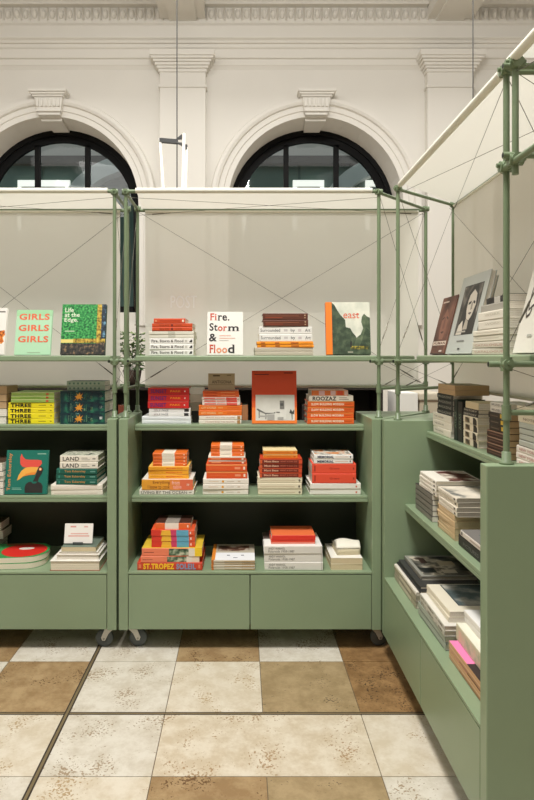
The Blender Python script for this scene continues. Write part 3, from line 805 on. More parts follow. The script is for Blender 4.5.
# ------------------------------------------------ top shelf, cropped cabinet
Y = 3.42
fstack(Y, TOPS, [(1, -22, 6, 7.6, 'white-edged book at the base of the cropped top-shelf pile', None, dict(spine=(210, 204, 186), out=True, cover=(110, 130, 120))),
                 (1, -22, 6.5, 7.6, 'pale green book, second up in the cropped top-shelf pile', None, dict(spine=(186, 200, 170), cover=(120, 150, 120), out=True)),
                 (2, -20, 6.5, 14.6, 'tan-edged book with black boards in the cropped top-shelf pile', 'black-boarded books in the cropped pile', dict(spine=(40, 36, 32), cover=(40, 36, 32), out=True, pages=TAN)),
                 (1, -22, 7, 8, 'tan book topping the cropped pile next to yellow books', None, dict(spine=(180, 150, 110), out=True, pages=TAN))], .165)
YB = (244, 226, 34)
fstack(Y, TOPS, [
    (4, 8, 54, 21.4, 'bright yellow book with heavy black capitals on spine', 'bright yellow books with black capitals', dict(spine=YB, art=[('text', 'THREE', .05, .50, .14, .84, BLK, .045), (.66, .82, .42, .56, (170, 150, 30)), (.91, .95, .4, .6, (170, 150, 30))])),
    (3, 11, 54, 10.3, 'lime green thin book with a red spine dot, on yellow books', 'lime green thin books', dict(spine=(164, 196, 96), art=[(0, 1, .75, 1, (206, 220, 150)), (.81, .87, .2, .75, (214, 84, 50)), (.2, .7, .4, .55, (130, 170, 80))])),
], .2)
NAVY = ramp_mat([(.35, (14, 34, 46)), (.52, (20, 60, 62)), (.68, (40, 110, 84))], 30)
octo = [(0, 1, 0, 1, NAVY), (.88, .94, .42, .66, (226, 230, 226)), (.18, .205, .2, .8, (150, 190, 160)), (.225, .25, .2, .86, (150, 190, 160)), (.27, .29, .2, .7, (150, 190, 160)),
        (.58, .60, .2, .8, (150, 200, 150)), (.62, .65, .2, .6, (150, 200, 150)), (.67, .72, .25, .55, (150, 200, 150)), (.53, .56, .2, .4, (150, 200, 150)),
        ('poly', (224, 150, 50), [(.30, .1), (.37, .35), (.32, .5), (.38, .55), (.36, .85), (.40, .62), (.44, .9), (.45, .6), (.51, .8), (.47, .5), (.52, .35), (.46, .38), (.48, .12), (.42, .33), (.38, .1), (.39, .33)]),
        (.34, .42, .9, .99, (150, 206, 210))]
fstack(Y, TOPS, [
    (3, 60.3, 105, 33, 'thick dark teal book with an orange creature on the spine', 'thick dark teal books', dict(spine=(18, 52, 58), cover=(22, 60, 62), art=octo, hard=True, D=.22)),
    (2, 66, 104, 9.8, 'pale sage thin book with dotted spine on the thick teal books', 'pale sage thin books', dict(spine=(168, 184, 164), top=(40, 86, 70), art=[(.05+i*.11, .10+i*.11, .3, .7, (96, 130, 114)) for i in range(8)], back=.02, D=.14)),
], .2)

# ------------------------------------------------ top shelf, straight cabinet
sun = [('text', 'SUNSET', .06, .45, .2, .8, (110, 40, 110), .04), ('text', 'PARK', .54, .80, .38, .66, (246, 150, 40), .03), (.88, .91, .4, .6, (250, 230, 220))]
fstack(Y, TOPS, [
    (2, 142, 191, 7.4, 'plain white wide book at the foot of the red pile', 'plain white wide books', dict(spine=(236, 238, 240), art=[(.04, .9, .4, .5, (206, 206, 214))], D=.22)),
    (2, 149, 190.5, 8.2, 'white book with a small black square on spine, under red books', 'white books with a black square', dict(spine=(242, 240, 238), art=[('text', 'SELF', .12, .28, .3, .75, (150, 130, 140)), ('text', 'PAGE', .31, .47, .3, .75, (120, 120, 134)), (.85, .96, .15, .85, (40, 40, 44))])),
    (3, 148, 189, 20.4, 'scarlet book with a purple title on spine', 'scarlet books with purple titles', dict(spine=(214, 40, 38), cover=(200, 40, 34), top=(206, 90, 40), art=sun, hard=True, D=.165)),
], .2)
fstack(3.50, TOPS, [(1, 189, 203.5, 11.5, 'black squat book under cream volumes, behind red and orange piles', None, dict(spine=(38, 38, 34), jit=0)),
                  (1, 188, 204, 8.6, 'grey-beige volume above a black one, behind red and orange piles', None, dict(spine=(176, 168, 150), jit=0)),
                  (1, 188, 204, 8.0, 'cream volume, middle of the pale ones behind red pile', None, dict(spine=(222, 214, 198), jit=0)),
                  (1, 188, 204, 6.5, 'white volume topping the pale ones behind red pile', None, dict(spine=(240, 238, 230), jit=0))], .09)
fstack(Y, TOPS, [
    (2, 199, 241.5, 8.4, 'white paperback with a brown spine end, beneath orange paperbacks and kraft card', 'white paperbacks with brown spine ends', dict(spine=(236, 226, 212), art=[('text', 'FROM RIO TO ROME', .16, .84, .35, .65, (200, 150, 140)), (.9, .97, .1, .9, (176, 130, 80))])),
    (2, 199, 242, 10.4, 'orange paperback with pale title, beneath striped pink ones', 'orange paperbacks under pink striped ones', dict(spine=(238, 118, 34), art=[('text', 'CITY STORIES', .06, .40, .3, .7, (250, 206, 150), .02), (.45, .56, .4, .6, (246, 170, 96)), (.66, .95, .42, .58, (224, 96, 40))])),
    (3, 202, 240, 8.0, 'thin pink and white striped book amid orange ones', 'thin pink striped books', dict(spine=(240, 226, 216), art=[(.06, .36, .2, .8, (236, 120, 110)), (.38, .62, .25, .75, (238, 150, 140)), (.64, .92, 0, .85, (232, 84, 70))])),
    (2, 203, 239, 6.0, 'thin orange book directly below the kraft card', 'thin orange books below kraft card', dict(spine=(236, 104, 40), art=[(.04, .4, .3, .6, (200, 70, 30)), (.5, .9, .4, .6, (248, 160, 100))])),
], .18)
face_book('kraft brown card cover standing on the orange pile', 27/185.5, 17/185.5, .012, (fpos(221.3, 3.44), 3.46, TOPS+.0006+32.8/185.5+.004), 0, 12, (202, 178, 142),
          [(.18, .44, .82, .9, (96, 76, 54)), (.7, .86, .86, .9, (130, 108, 80)), ('text', 'ANTIGONA', .14, .88, .38, .58, (112, 88, 62), .02), (.04, .96, .30, .33, (150, 124, 90))], pages=TAN)
PHOTO = ramp_mat([(.3, (206, 204, 194)), (.7, (232, 230, 222))], 8)
GREY1 = (110, 110, 106); GREY2 = (168, 166, 160)
face_front('red-orange cover with a black-and-white building photograph, standing face out', 252, 297, 52.5, .022, 3.41, TOPS, 8, (224, 78, 34),
           [(0, 1, 0, .3, (246, 128, 50)), (0, 1, .3, .42, (232, 96, 38)), (.08, .95, .055, .54, PHOTO), (.06, .38, .92, .935, (120, 40, 24)), (.72, .92, .95, .965, (110, 36, 22)),
            ('poly', GREY1, [(.10, .27), (.13, .28), (.3, .20), (.48, .20), (.52, .22), (.52, .19), (.3, .175), (.14, .235)]), (.15, .17, .10, .24, GREY1), (.3, .32, .08, .18, GREY1), (.16, .34, .12, .15, GREY2), (.34, .5, .06, .17, GREY2),
            (.62, .72, .27, .43, (130, 128, 122)), (.63, .70, .33, .38, (84, 84, 82)), (.62, .76, .08, .26, (222, 220, 212)), (.54, .62, .2, .22, GREY1), (.57, .70, .07, .12, GREY2),
            ('poly', (70, 72, 68), [(.83, .2), (.86, .27), (.9, .22), (.94, .26), (.94, .18), (.9, .18), (.9, .07), (.885, .07), (.88, .18)])])
fstack(Y, TOPS, [
    (4, 307.5, 354, 22.6, 'orange hardback with a bold white title on spine', 'orange hardbacks with bold white titles', dict(spine=(232, 100, 36), art=[('text', 'SLOW BUILDING MODERN', .08, .78, .3, .72, (250, 226, 200), .04), (.80, .95, .42, .58, (206, 84, 30)), (0, 1, .86, 1, (244, 150, 70))], hard=True)),
    (1, 309, 353, 5.7, 'white book with jumbled dark capitals on the orange hardbacks', None, dict(spine=(238, 228, 212), art=[('text', 'ROOZAZ', .08, .62, .15, .85, (60, 50, 50), .03), (.68, .9, .3, .42, (150, 130, 120)), (.68, .86, .6, .7, (150, 130, 120))])),
    (1, 311.6, 348, 5.4, 'orange and pink banded paperback topping the orange hardbacks', None, dict(spine=(226, 120, 60), top=(236, 190, 170), art=[(.20, .36, .1, .9, (224, 180, 180)), (.52, .66, .1, .9, (226, 186, 184)), (.70, .86, .1, .9, (222, 84, 50)), (.9, 1, .1, .9, (228, 190, 180))])),
], .19)

# ------------------------------------------------ middle shelf, cropped cabinet
Y = 3.29
fstack(Y, MIDS, [(2, -30, 3, 14, 'dark green book at the base of the cropped middle-shelf pile', 'dark green cropped books', dict(spine=(46, 64, 56), out=True, cover=(40, 56, 50))),
                 (2, -30, 3.5, 10, 'grey book in the cropped middle-shelf pile', 'grey cropped books', dict(spine=(120, 124, 118), cover=(90, 100, 96), out=True)),
                 (1, -30, 2, 9, 'brown book on top of the cropped middle-shelf pile', None, dict(spine=(80, 60, 44), cover=(76, 58, 44), out=True))], .22)
TEAL = (24, 112, 96)
face_front('dark teal cover showing a toucan with a red crest', 4.5, 46.5, 43, .02, 3.30, MIDS, 9, TEAL,
           [('text', 'Tom Eckersley', .045, .15, .08, .93, (214, 140, 80), .015, True), (.74, .95, .905, .925, (150, 190, 170)),
            ('poly', (226, 84, 70), [(.36, .92), (.33, .84), (.34, .68), (.40, .615), (.55, .60), (.80, .62), (.86, .70), (.84, .765), (.74, .78), (.55, .78), (.46, .79), (.40, .84)]),
            ('poly', (240, 176, 76), [(.28, .31), (.31, .42), (.38, .53), (.47, .60), (.60, .615), (.78, .61), (.70, .44), (.55, .43), (.42, .40), (.33, .33)]),
            ('poly', (232, 140, 54), [(.42, .40), (.55, .43), (.70, .44), (.74, .50), (.6, .49), (.48, .455)]),
            ('poly', (44, 42, 40), [(.80, .64), (.86, .62), (.90, .56), (.86, .46), (.80, .36), (.78, .28), (.70, .29), (.66, .28), (.72, .42), (.76, .55)]),
            ('poly', (44, 42, 40), [(.48, .03), (.47, .14), (.49, .22), (.55, .27), (.62, .28), (.66, .24), (.72, .24), (.78, .28), (.86, .25), (.90, .18), (.90, .03)]),
            ('poly', (232, 130, 60), ell(.825, .565, .035, .035)), ('poly', (240, 220, 190), ell(.825, .565, .02, .02)),
            (.17, .38, .13, .145, (130, 190, 170)), (.17, .40, .10, .115, (130, 190, 170))])
tom = [('text', 'Tom Eckersley', .20, .72, .25, .78, (206, 150, 84), .015), (.83, .96, .4, .62, (110, 160, 146)), (.06, .09, .25, .75, (60, 140, 124))]
land = [('text', 'LAND', .07, .50, .2, .8, (60, 56, 52), .012), (.56, .72, .55, .65, (150, 146, 136)), (.56, .78, .3, .38, (150, 146, 136)), (.85, .93, .4, .6, (150, 146, 136))]
CAMO = ramp_mat([(.38, (60, 70, 58)), (.5, (206, 204, 186)), (.64, (150, 160, 130))], 30)
fstack(Y, MIDS, [
    (2, 51, 102.5, 10.6, 'white wide book under the teal ones', 'white wide books under teal ones', dict(spine=(236, 228, 214), art=[(.06, .9, .35, .42, (216, 190, 176))], D=.24)),
    (3, 56.3, 97, 15.8, 'teal hardback with a tan title on spine', 'teal hardbacks', dict(spine=(16, 92, 76), cover=(20, 96, 80), art=tom, hard=True, D=.23)),
    (2, 60, 98, 13.4, 'cream book with large dark capitals, on teal hardbacks', 'cream books with dark capitals', dict(spine=(236, 228, 212), top=(200, 200, 180), art=land, hard=True, topart=[(.02, .98, .02, .98, CAMO)])),
], .2)

# ------------------------------------------------ middle shelf, straight cabinet
Y = 3.30
owo = dict(spine=(232, 112, 36), art=[(.27, .64, 0, 1, (244, 234, 216)), (.30, .6, .4, .55, (220, 206, 180)), (.9, .94, .35, .65, (250, 220, 190)), (.04, .2, .4, .55, (206, 90, 30))])
owo_top = [(.27, .64, 0, 1, (244, 234, 216))]
fstack(Y, MIDS, [
    (1, 139.5, 194, 5, 'white book with spaced ocean title at the base of a pile', None, dict(spine=(234, 228, 216), art=[('text', 'LIVING BY THE OCEAN', .03, .88, .25, .78, (96, 90, 84), .005, 's'), (.91, .96, .4, .6, (150, 144, 136))], hard=True, D=.25)),
    (1, 142, 193, 10.6, 'thick yellow-to-pink cookery hardback on the ocean book', None, dict(spine=(240, 166, 52), top=(240, 232, 220), art=[(.55, .75, 0, 1, (236, 140, 64)), (.75, 1, 0, 1, (230, 112, 76)), ('text', 'Everything', .22, .55, .52, .88, (150, 80, 24), .01), ('text', 'I know to cook', .12, .55, .12, .48, (150, 80, 24), .01), ('text', 'from', .59, .74, .52, .88, (250, 190, 180), .02), ('text', 'table', .61, .78, .12, .5, (250, 170, 160), .02), (.88, .93, .4, .6, (250, 200, 180))], hard=True, D=.22)),
    (3, 148, 188.5, 12.6, 'amber yellow book with red-orange spine text', 'amber yellow books', dict(spine=(246, 172, 38), top=(248, 196, 90), art=[('text', 'COLOUR', .05, .38, .35, .68, (224, 140, 24)), ('text', 'MODERN POTS', .44, .84, .35, .68, (230, 90, 44), .02)], back=.012)),
    (4, 152.3, 186.5, 13, 'orange paperback with a white middle band, on amber books', 'orange banded paperbacks on amber books', dict(topart=owo_top, back=.02, D=.15, **owo)),
], .2)
fstack(Y, MIDS, [
    (3, 203, 248.5, 16.2, 'white book with an amber dot mid spine', 'white books with amber dots', dict(spine=(238, 230, 218), art=[(.12, .34, .45, .55, (226, 200, 170)), ('poly', (230, 164, 50), ell(.435, .5, .026, .22, 14)), (.52, .68, .45, .55, (206, 190, 170)), (.76, .82, .4, .6, (210, 190, 170))])),
    (2, 206.2, 247, 14.6, 'thick coral-orange book with a white dot on spine end', 'thick coral-orange books', dict(spine=(228, 88, 36), art=[(0, 1, .78, .97, (244, 150, 84)), (.70, .84, .3, .6, (240, 150, 110)), (.91, .955, .25, .65, (250, 226, 206)), (.08, .5, .42, .5, (236, 112, 60))], hard=True)),  # paler upper strip paints the light on the curved spine top
    (2, 208.3, 245.4, 7.6, 'thin orange book with a white upper edge', 'thin orange books with white edges', dict(spine=(222, 92, 44), top=(240, 230, 216), art=[(0, 1, .70, 1, (240, 228, 214)), (.08, .34, .25, .5, (246, 160, 110)), (.9, .95, .15, .6, (240, 220, 200))])),
    (3, 211, 244, 11.2, 'orange paperback with a white middle band, on coral books', 'orange banded paperbacks on coral books', dict(topart=owo_top, back=.01, D=.15, **owo)),
], .2)
fstack(Y, MIDS, [
    (3, 258, 302, 17.6, 'ivory book with a grey dot on spine end', 'ivory books', dict(spine=(230, 220, 192), art=[(.05, .84, .35, .5, (214, 196, 168)), ('poly', (110, 100, 84), ell(.94, .45, .022, .2, 12))], hard=True)),
    (4, 260, 302, 18.4, 'maroon book with orange ends and pale title', 'maroon books', dict(spine=(122, 40, 28), cover=(206, 70, 34), art=[(0, .05, 0, 1, (214, 92, 44)), (.92, 1, 0, 1, (214, 80, 44)), (0, 1, .82, 1, (196, 84, 50)), ('text', 'Matt', .10, .27, .25, .7, (226, 170, 140), .03), ('text', 'Blease', .29, .44, .25, .7, (226, 180, 150), .03), ('text', 'WHAT A DAY SHE', .48, .88, .3, .65, (200, 110, 84), .02)])),
    (2, 263.4, 297.6, 8.2, 'tangerine paperback on maroon books', 'tangerine paperbacks', dict(spine=(232, 136, 40), top=(244, 222, 170), art=[(0, 1, .86, 1, (242, 200, 120)), (.1, .8, .4, .55, (206, 100, 30)), (.88, .94, .3, .7, (206, 100, 40))], back=.006, D=.16)),
], .19)
MEMO = ramp_mat([(.38, (56, 50, 46)), (.5, (220, 214, 200)), (.62, (214, 130, 60))], 18)
fstack(Y, MIDS, [
    (2, 310, 360.5, 11.6, 'white large book with a tiny red spine mark', 'white large books under coral boxes', dict(spine=(238, 234, 224), art=[(.90, .93, .3, .6, (206, 110, 84)), (.06, .4, .1, .16, (226, 206, 190))], hard=True, D=.24)),
    (2, 312, 356, 19.6, 'thick coral red book with small dark spine text', 'thick coral red books', dict(spine=(232, 82, 54), art=[(.05, .08, .2, .8, (170, 50, 34)), ('text', 'Grace', .40, .62, .42, .6, (160, 50, 36)), (.93, .96, .4, .6, (150, 50, 36)), (0, 1, .0, .03, (190, 60, 40))], D=.2)),
    (2, 314, 353, 9.0, 'white book with bold navy capitals, on coral red books', 'white books with navy capitals', dict(spine=(240, 238, 232), art=[('text', 'MEMORIAL', .09, .51, .2, .75, (60, 64, 84), .05), (.55, .88, .45, .55, (224, 170, 140)), (.92, .95, .3, .7, (70, 70, 84))], topart=[(.03, .97, .03, .97, MEMO)], D=.19)),
], .2)

# ------------------------------------------------ deck, cropped cabinet
Y = 3.20
for i, (yaw, dx, dy) in enumerate(((8, 0, 0), (10, .006, .004))):
    o = thing('book', ('lower', 'upper')[i]+' of two rounded-corner books, red disc on green cover, fore edge out', 'book', (0, 0, 0), 0, 'rounded green and red books')
    def rounded(hw, d, r):
        return [(-hw, d), (-hw, 0)]+[(hw-r+r*math.sin(R_(t)), r-r*math.cos(R_(t))) for t in range(0, 91, 9)]+[(hw-r+r*math.cos(R_(t)), d-r+r*math.sin(R_(t))) for t in range(0, 91, 9)]
    m = MB(); m.prism(rounded(.18, .25, .10), 0, .0012, C(58, 136, 76)); m.prism(rounded(.18, .25, .10), .0278, .029, C(58, 150, 82)); m.box(-.18, -.1788, 0, .25, .0012, .0278, C(60, 130, 70)); m.build('cover', o)
    m = MB(); m.prism(rounded(.1785, .25, .10), .0013, .0277, PAGE); m.build('pages', o)
    o.location = (fpos(20, Y)-.07+dx, Y+.01+dy, DECK+.0006+i*.0295); o.rotation_euler = (0, 0, R_(-3+yaw))
    if i == 1:
        m = MB(); zt = .0291
        m.add([(p[0], p[1], zt+.0003) for p in ell(.055, .12, .115, .115, 36)], [tuple(range(36))], C(214, 46, 36))
        m.add([(p[0], p[1], zt+.0006) for p in ell(.06, .15, .04, .022, 24)], [tuple(range(24))], C(236, 226, 214))
        m.add([(-.06, .215, zt+.0004), (.08, .215, zt+.0004), (.08, .245, zt+.0004), (-.06, .245, zt+.0004)], [(0, 1, 2, 3)], C(150, 84, 50))
        m.build('cover_print', o)
fstack(3.475, DECK, [(2, -26, -1, 14, 'dark bound book at the cropped edge behind the red disc books', 'dark bound books at the cropped edge', dict(spine=(60, 62, 50), out=True, cover=(52, 56, 46))),
                  (1, -26, 3, 9, 'olive bound book above dark ones at the cropped edge', None, dict(spine=(110, 100, 70), cover=(100, 94, 66), out=True)),
                  (1, -26, 1, 8, 'tan bound book topping the cropped deck pile', None, dict(spine=(120, 96, 70), cover=(110, 90, 64), out=True))], .13)
zt = fstack(3.19, DECK, [
    (1, 49.5, 99.5, 10, 'thick brown-boarded book showing its page edge, lowest under the white card', None, dict(spine=(150, 92, 66), cover=(158, 104, 80), top=(236, 232, 222), out=True, hard=True, pages=PAGE, D=.24)),
    (1, 55, 98.5, 5.6, 'white book with a red-brown edge, under the ivory one', None, dict(spine=(232, 226, 216), cover=(232, 226, 216), out=True, hard=True, D=.22, back=.01)),
    (1, 58, 97, 2.0, 'slim white booklet in the pile under the card', None, dict(spine=(230, 226, 216), out=True, D=.2, back=.02)),
    (1, 60, 95, 5, 'ivory paperback right under the standing white card', None, dict(spine=(96, 110, 96), cover=(110, 124, 110), pages=mat((222, 206, 170), .8), out=True, D=.19, back=.025)),
], .2)
root = thing('display_card', 'small white card with pinkish print standing in a holder on books', 'card', (fpos(78, 3.25), 3.25, zt+.001))
root.rotation_euler = (-R_(14), 0, 0)
m = MB(); w, h = 28.5/196, 20.5/196
m.box(-w/2, w/2, 0, .0022, 0.006, h, C(240, 234, 226))
for u0, u1, v0, v1, c in ((.2, .40, .8, .88, (222, 160, 150)), (.68, .82, .8, .87, (226, 176, 166)), (.22, .84, .46, .51, (226, 170, 160)), (.14, .88, .34, .40, (226, 166, 156))):
    m.rect_front(-w/2+u0*w, -w/2+u1*w, .006+v0*(h-.006), .006+v1*(h-.006), -.0003, C(*c))
m.build('card_face', root)
m = MB(); m.box(-.026, .026, -.006, .012, 0, .006, C(70, 74, 70)); m.box(-.026, .026, -.006, -.0035, .006, .012, C(70, 74, 70)); m.build('holder', root, .001)

# ------------------------------------------------ deck, straight cabinet
Y = 3.20
multi = [(.0, .22, 0, 1, (216, 54, 36)), ('poly', (240, 184, 56), [(.22, .05), (.46, .05), (.44, .95), (.25, .95)]), (.45, .58, 0, 1, (206, 64, 104)), (.58, .86, 0, 1, (98, 168, 196)), (.89, .92, .3, .7, (250, 220, 210))]
IMG = ramp_mat([(.38, (40, 62, 46)), (.5, (96, 120, 92)), (.62, (196, 196, 170))], 40)
sal = lambda a: [(.03, .2, .42, .5, (150, 70, 50)), (.45, .78, .08, .92, IMG), (.78, .88, 0, 1, (232, 222, 206)), (.88, 1, 0, 1, (246, 206, 40) if a else (236, 214, 190))]
fstack(Y, DECK, [
    (1, 137.5, 202.5, 7.8, 'red-orange book with yellow and blue seaside title, lowest of its pile', None, dict(spine=(208, 66, 38), art=[('text', 'ST.TROPEZ', .09, .57, .12, .88, (250, 196, 40), .05), ('text', 'SOLEIL', .60, .90, .12, .88, (130, 150, 180), .05), (.02, .06, .25, .75, (236, 130, 90)), (.94, .97, .25, .75, (236, 130, 90))], hard=True, D=.26)),
    (1, 141, 199.5, 6.2, 'salmon book with a photo strip, resting on the seaside title', None, dict(spine=(238, 132, 96), art=sal(0), hard=True, D=.24)),
    (1, 142, 202, 8.2, 'salmon book with a photo strip and yellow spine end', None, dict(spine=(236, 128, 92), top=(226, 190, 60), art=sal(1), hard=True, D=.24)),
    (3, 151, 194.6, 17.6, 'book banded red, yellow, pink and blue on spine', 'rainbow banded books', dict(spine=(226, 88, 46), art=multi, back=.01)),
    (1, 155, 190.3, 6.6, 'orange and white banded book topping the rainbow books', None, dict(spine=(232, 106, 46), art=[(.27, .66, 0, 1, (240, 228, 214)), (.9, .94, .3, .7, (250, 210, 190))], top=(70, 40, 30), topart=[(.27, .66, 0, 1, (150, 140, 130))], back=.02, D=.16)),
], .2)
MOUNT = ramp_mat([(.4, (58, 38, 30)), (.5, (124, 84, 64)), (.62, (196, 186, 170))], 22)
fstack(Y, DECK, [(4, 211.5, 255, 10.4, 'slim white magazine with a dark rocky band on its cover', 'slim white magazines', dict(spine=(206, 196, 176), cover=(206, 190, 160), top=(240, 240, 242), topart=[(.02, 1, .45, 1, (190, 180, 160)), (.12, .88, .55, .9, MOUNT), (0, .08, 0, 1, (230, 140, 50)), (.35, .42, .26, .30, (90, 90, 110)), (.68, .75, .26, .30, (90, 90, 110)), (.5, .6, .12, .15, (120, 120, 130))], art=[(0, .05, 0, 1, (206, 120, 50)), (.3, .7, .3, .6, (190, 160, 120)), (.7, 1, .2, .7, (180, 150, 110))], D=.27))], .27)
fstack(Y, DECK, [
    (3, 264.5, 322.5, 24.4, 'thick white photography book with two grey lines of spine text', 'thick white photography books', dict(spine=(228, 224, 216), top=(238, 236, 230), art=[('text', 'ANDY WARHOL', .07, .36, .56, .82, (140, 136, 130), .02), ('text', 'Polaroids 1958-1987', .07, .52, .2, .48, (140, 136, 130), .01), (.975, .98, 0, 1, (150, 146, 140))], topart=[(0, .15, .5, 1, (96, 84, 78))], hard=True, D=.25)),
    (1, 271.5, 316, 3.4, 'white-edged red book lying on the photography books', None, dict(spine=(238, 150, 130), cover=(222, 66, 38), art=[(.0, 1, .5, 1, (222, 70, 44))], back=.03, D=.19)),
    (1, 272.5, 316.5, 5.4, 'vermilion book topping the photography books', None, dict(spine=(222, 48, 32), top=(236, 116, 66), back=.03, D=.18)),
], .2)
zt = fstack(3.205, DECK, [(2, 331, 362.5, 12, 'cream paperback with page edge out, beneath the crumpled one', 'cream page-edge paperbacks', dict(spine=(200, 190, 160), cover=(228, 216, 186), top=(240, 236, 226), out=True, pages=mat((222, 204, 168), .85, noise=.05, scale=300), topart=[(.1, .9, .04+0, .1, (120, 120, 116)), (.02, .14, .2, .34, (90, 150, 140))], D=.25))], .25)
# the swollen, curled paperback on top
root = thing('book', 'crumpled cream paperback with swollen pages lying on page-edge paperbacks', 'book', (fpos(348, 3.27), 3.25, zt+.001), R_(4))
def wavy(z0, z1, w, d, m, amp, seed):
    mb = MB(); N, M_ = 12, 12; v = []
    for top_ in (0, 1):
        for j in range(M_+1):
            for i in range(N+1):
                u, t = i/N, j/M_
                lift = amp*(math.sin(t*PI*1.1+.3)*.9+.35*math.sin(u*5+seed)*t)
                z = (z0+.3*lift*0 if not top_ else z1+lift)
                ww = w*(1-.10*t)
                v.append((-ww/2+u*ww+.012*math.sin(t*3+seed)*top_, t*d, max(z, z0) if top_ else z0))
    k = (N+1)*(M_+1); q = N+1
    f = []
    for j in range(M_):
        for i in range(N):
            a = j*q+i
            f.append((a, a+q, a+q+1, a+1)); f.append((k+a, k+a+1, k+a+q+1, k+a+q))
    for i in range(N): f.append((i, i+1, k+i+1, k+i)); b = M_*q+i; f.append((b+1, b, k+b, k+b+1))
    for j in range(M_): a = j*q; f.append((a+q, a, k+a, k+a+q)); b = j*q+N; f.append((b, b+q, k+b+q, k+b))
    return mb.add(v, f, m, True)
wavy(0, .028, .12, .17, mat((226, 214, 184), .85, noise=.06, scale=200), .032, 0).build('pages', root)
cv = wavy(0, .002, .123, .172, mat((238, 232, 216), .6), .032, 0); cv.v = [(x, y, z+.0285) for x, y, z in cv.v]; cv.build('cover', root)
# ================================================================== books on the sideways cabinet
GREYB = (150, 148, 142)
lines = lambda c, u0=.08, u1=.9: [(u0, u1, .38, .58, c)]
# top shelf, from the far end
rstack(.93, TOPS, [
    (3, 433.5, 451.5, .0325, 'white hardback with a short grey title, below black hardbacks at the corner', 'white hardbacks at the corner', dict(spine=(236, 230, 214), art=[('text', 'THE HOUSE', .08, .6, .4, .62, (120, 114, 100))], hard=True, D=.13)),
    (4, 437.5, 453, .0235, 'black hardback with pale lettering above white corner ones', 'black hardbacks at the corner', dict(spine=(36, 38, 36), art=[('text', 'MAGAZINE', .08, .9, .25, .7, (150, 150, 140), .02)], D=.13)),
    (2, 438, 455, .0225, 'large kraft-edged book lying across the corner piles', 'large kraft-edged books', dict(spine=(150, 120, 90), cover=(186, 160, 126), pages=TAN, out=True, D=.15, jit=.3)),
], .13)
for i, (p0, p1, hh, c) in enumerate(((453.7, 457.4, .176, (24, 40, 34)), (457.8, 462.4, .170, (30, 34, 32)))):
    X = .93; y0 = F*X/(p0-241); y1 = F*X/(p1-241)
    o = make_book(('dark green', 'black')[i]+' upright book wedged between the corner pile and photo-spined books', hh, .12, y0-y1-.002, c, art=[('text', 'ATLAS', .3, .7, .25, .75, (120, 140, 120))], hard=True)
    o.rotation_euler = (0, -PI/2, -PI/2); o.location = (X, y1+.001, TOPS+.001+hh/2)
PH = ramp_mat([(.38, (44, 40, 34)), (.5, (150, 130, 100)), (.64, (226, 216, 194))], 26)
rstack(.93, TOPS, [
    (4, 463.5, 477.5, .030, 'cream hardback with a photo on its spine', 'cream photo-spined hardbacks', dict(spine=(230, 220, 196), art=[(.14, .46, .1, .8, PH), ('poly', (40, 38, 34), [(.7, 0), (.95, 0), (.95, .6), (.85, .9), (.7, .95)])], hard=True, D=.11)),
    (2, 463.5, 477.5, .0155, 'thin black book with pale lettering, on photo-spined hardbacks', 'thin black books on photo-spined ones', dict(spine=(44, 42, 40), art=[('text', 'HISTORY', .06, .92, .25, .75, (190, 184, 170), .02)], D=.11)),
    (1, 465, 478, .028, 'cream book topping the photo-spined pile', None, dict(spine=(222, 204, 168), D=.11)),
], .11)
rstack(.925, TOPS, [
    (4, 487.5, 507, .0226, 'dark brown book low in the pile behind the post', 'dark brown books', dict(spine=(58, 36, 30), cover=(64, 40, 32), art=[(.02, .98, .8, 1, (150, 120, 100)), (.1, .8, .4, .5, (110, 80, 66))], pages=TAN, D=.11)),
    (3, 489, 507, .0226, 'black book with yellow spine patch behind the post', 'black books with yellow patches', dict(spine=(46, 40, 34), cover=(50, 42, 34), art=[(.68, .98, .3, .95, (222, 184, 60)), (.1, .55, .4, .55, (110, 96, 80))], pages=TAN, D=.11)),
    (2, 490, 507, .019, 'white book with grey capitals, topping the pile behind the post', 'white books with grey capitals', dict(spine=(228, 224, 214), art=[('text', 'MUSEUM', .1, .85, .3, .7, (150, 146, 140), .02)], D=.11)),
], .11)
rstack(.925, TOPS, [
    (3, 517, 548, .0225, 'white book with pinkish capitals, lowest group near the cabinet end', 'white pinkish-lettered books', dict(spine=(232, 224, 212), art=[('text', 'NEW YORK NEW', .1, .92, .3, .7, (200, 160, 150), .03)], D=.17)),
    (4, 519, 548, .0195, 'grey-green book above pinkish-lettered ones', 'grey-green books', dict(spine=(184, 188, 176), art=[(0, 1, 0, .1, (120, 120, 112))], D=.17)),
    (2, 518, 546, .027, 'cream book topping the grey-green ones', 'cream books on grey-green ones', dict(spine=(226, 216, 192), art=[('text', 'NOTES', .2, .7, .3, .6, (130, 110, 90))], D=.17)),
], .17)

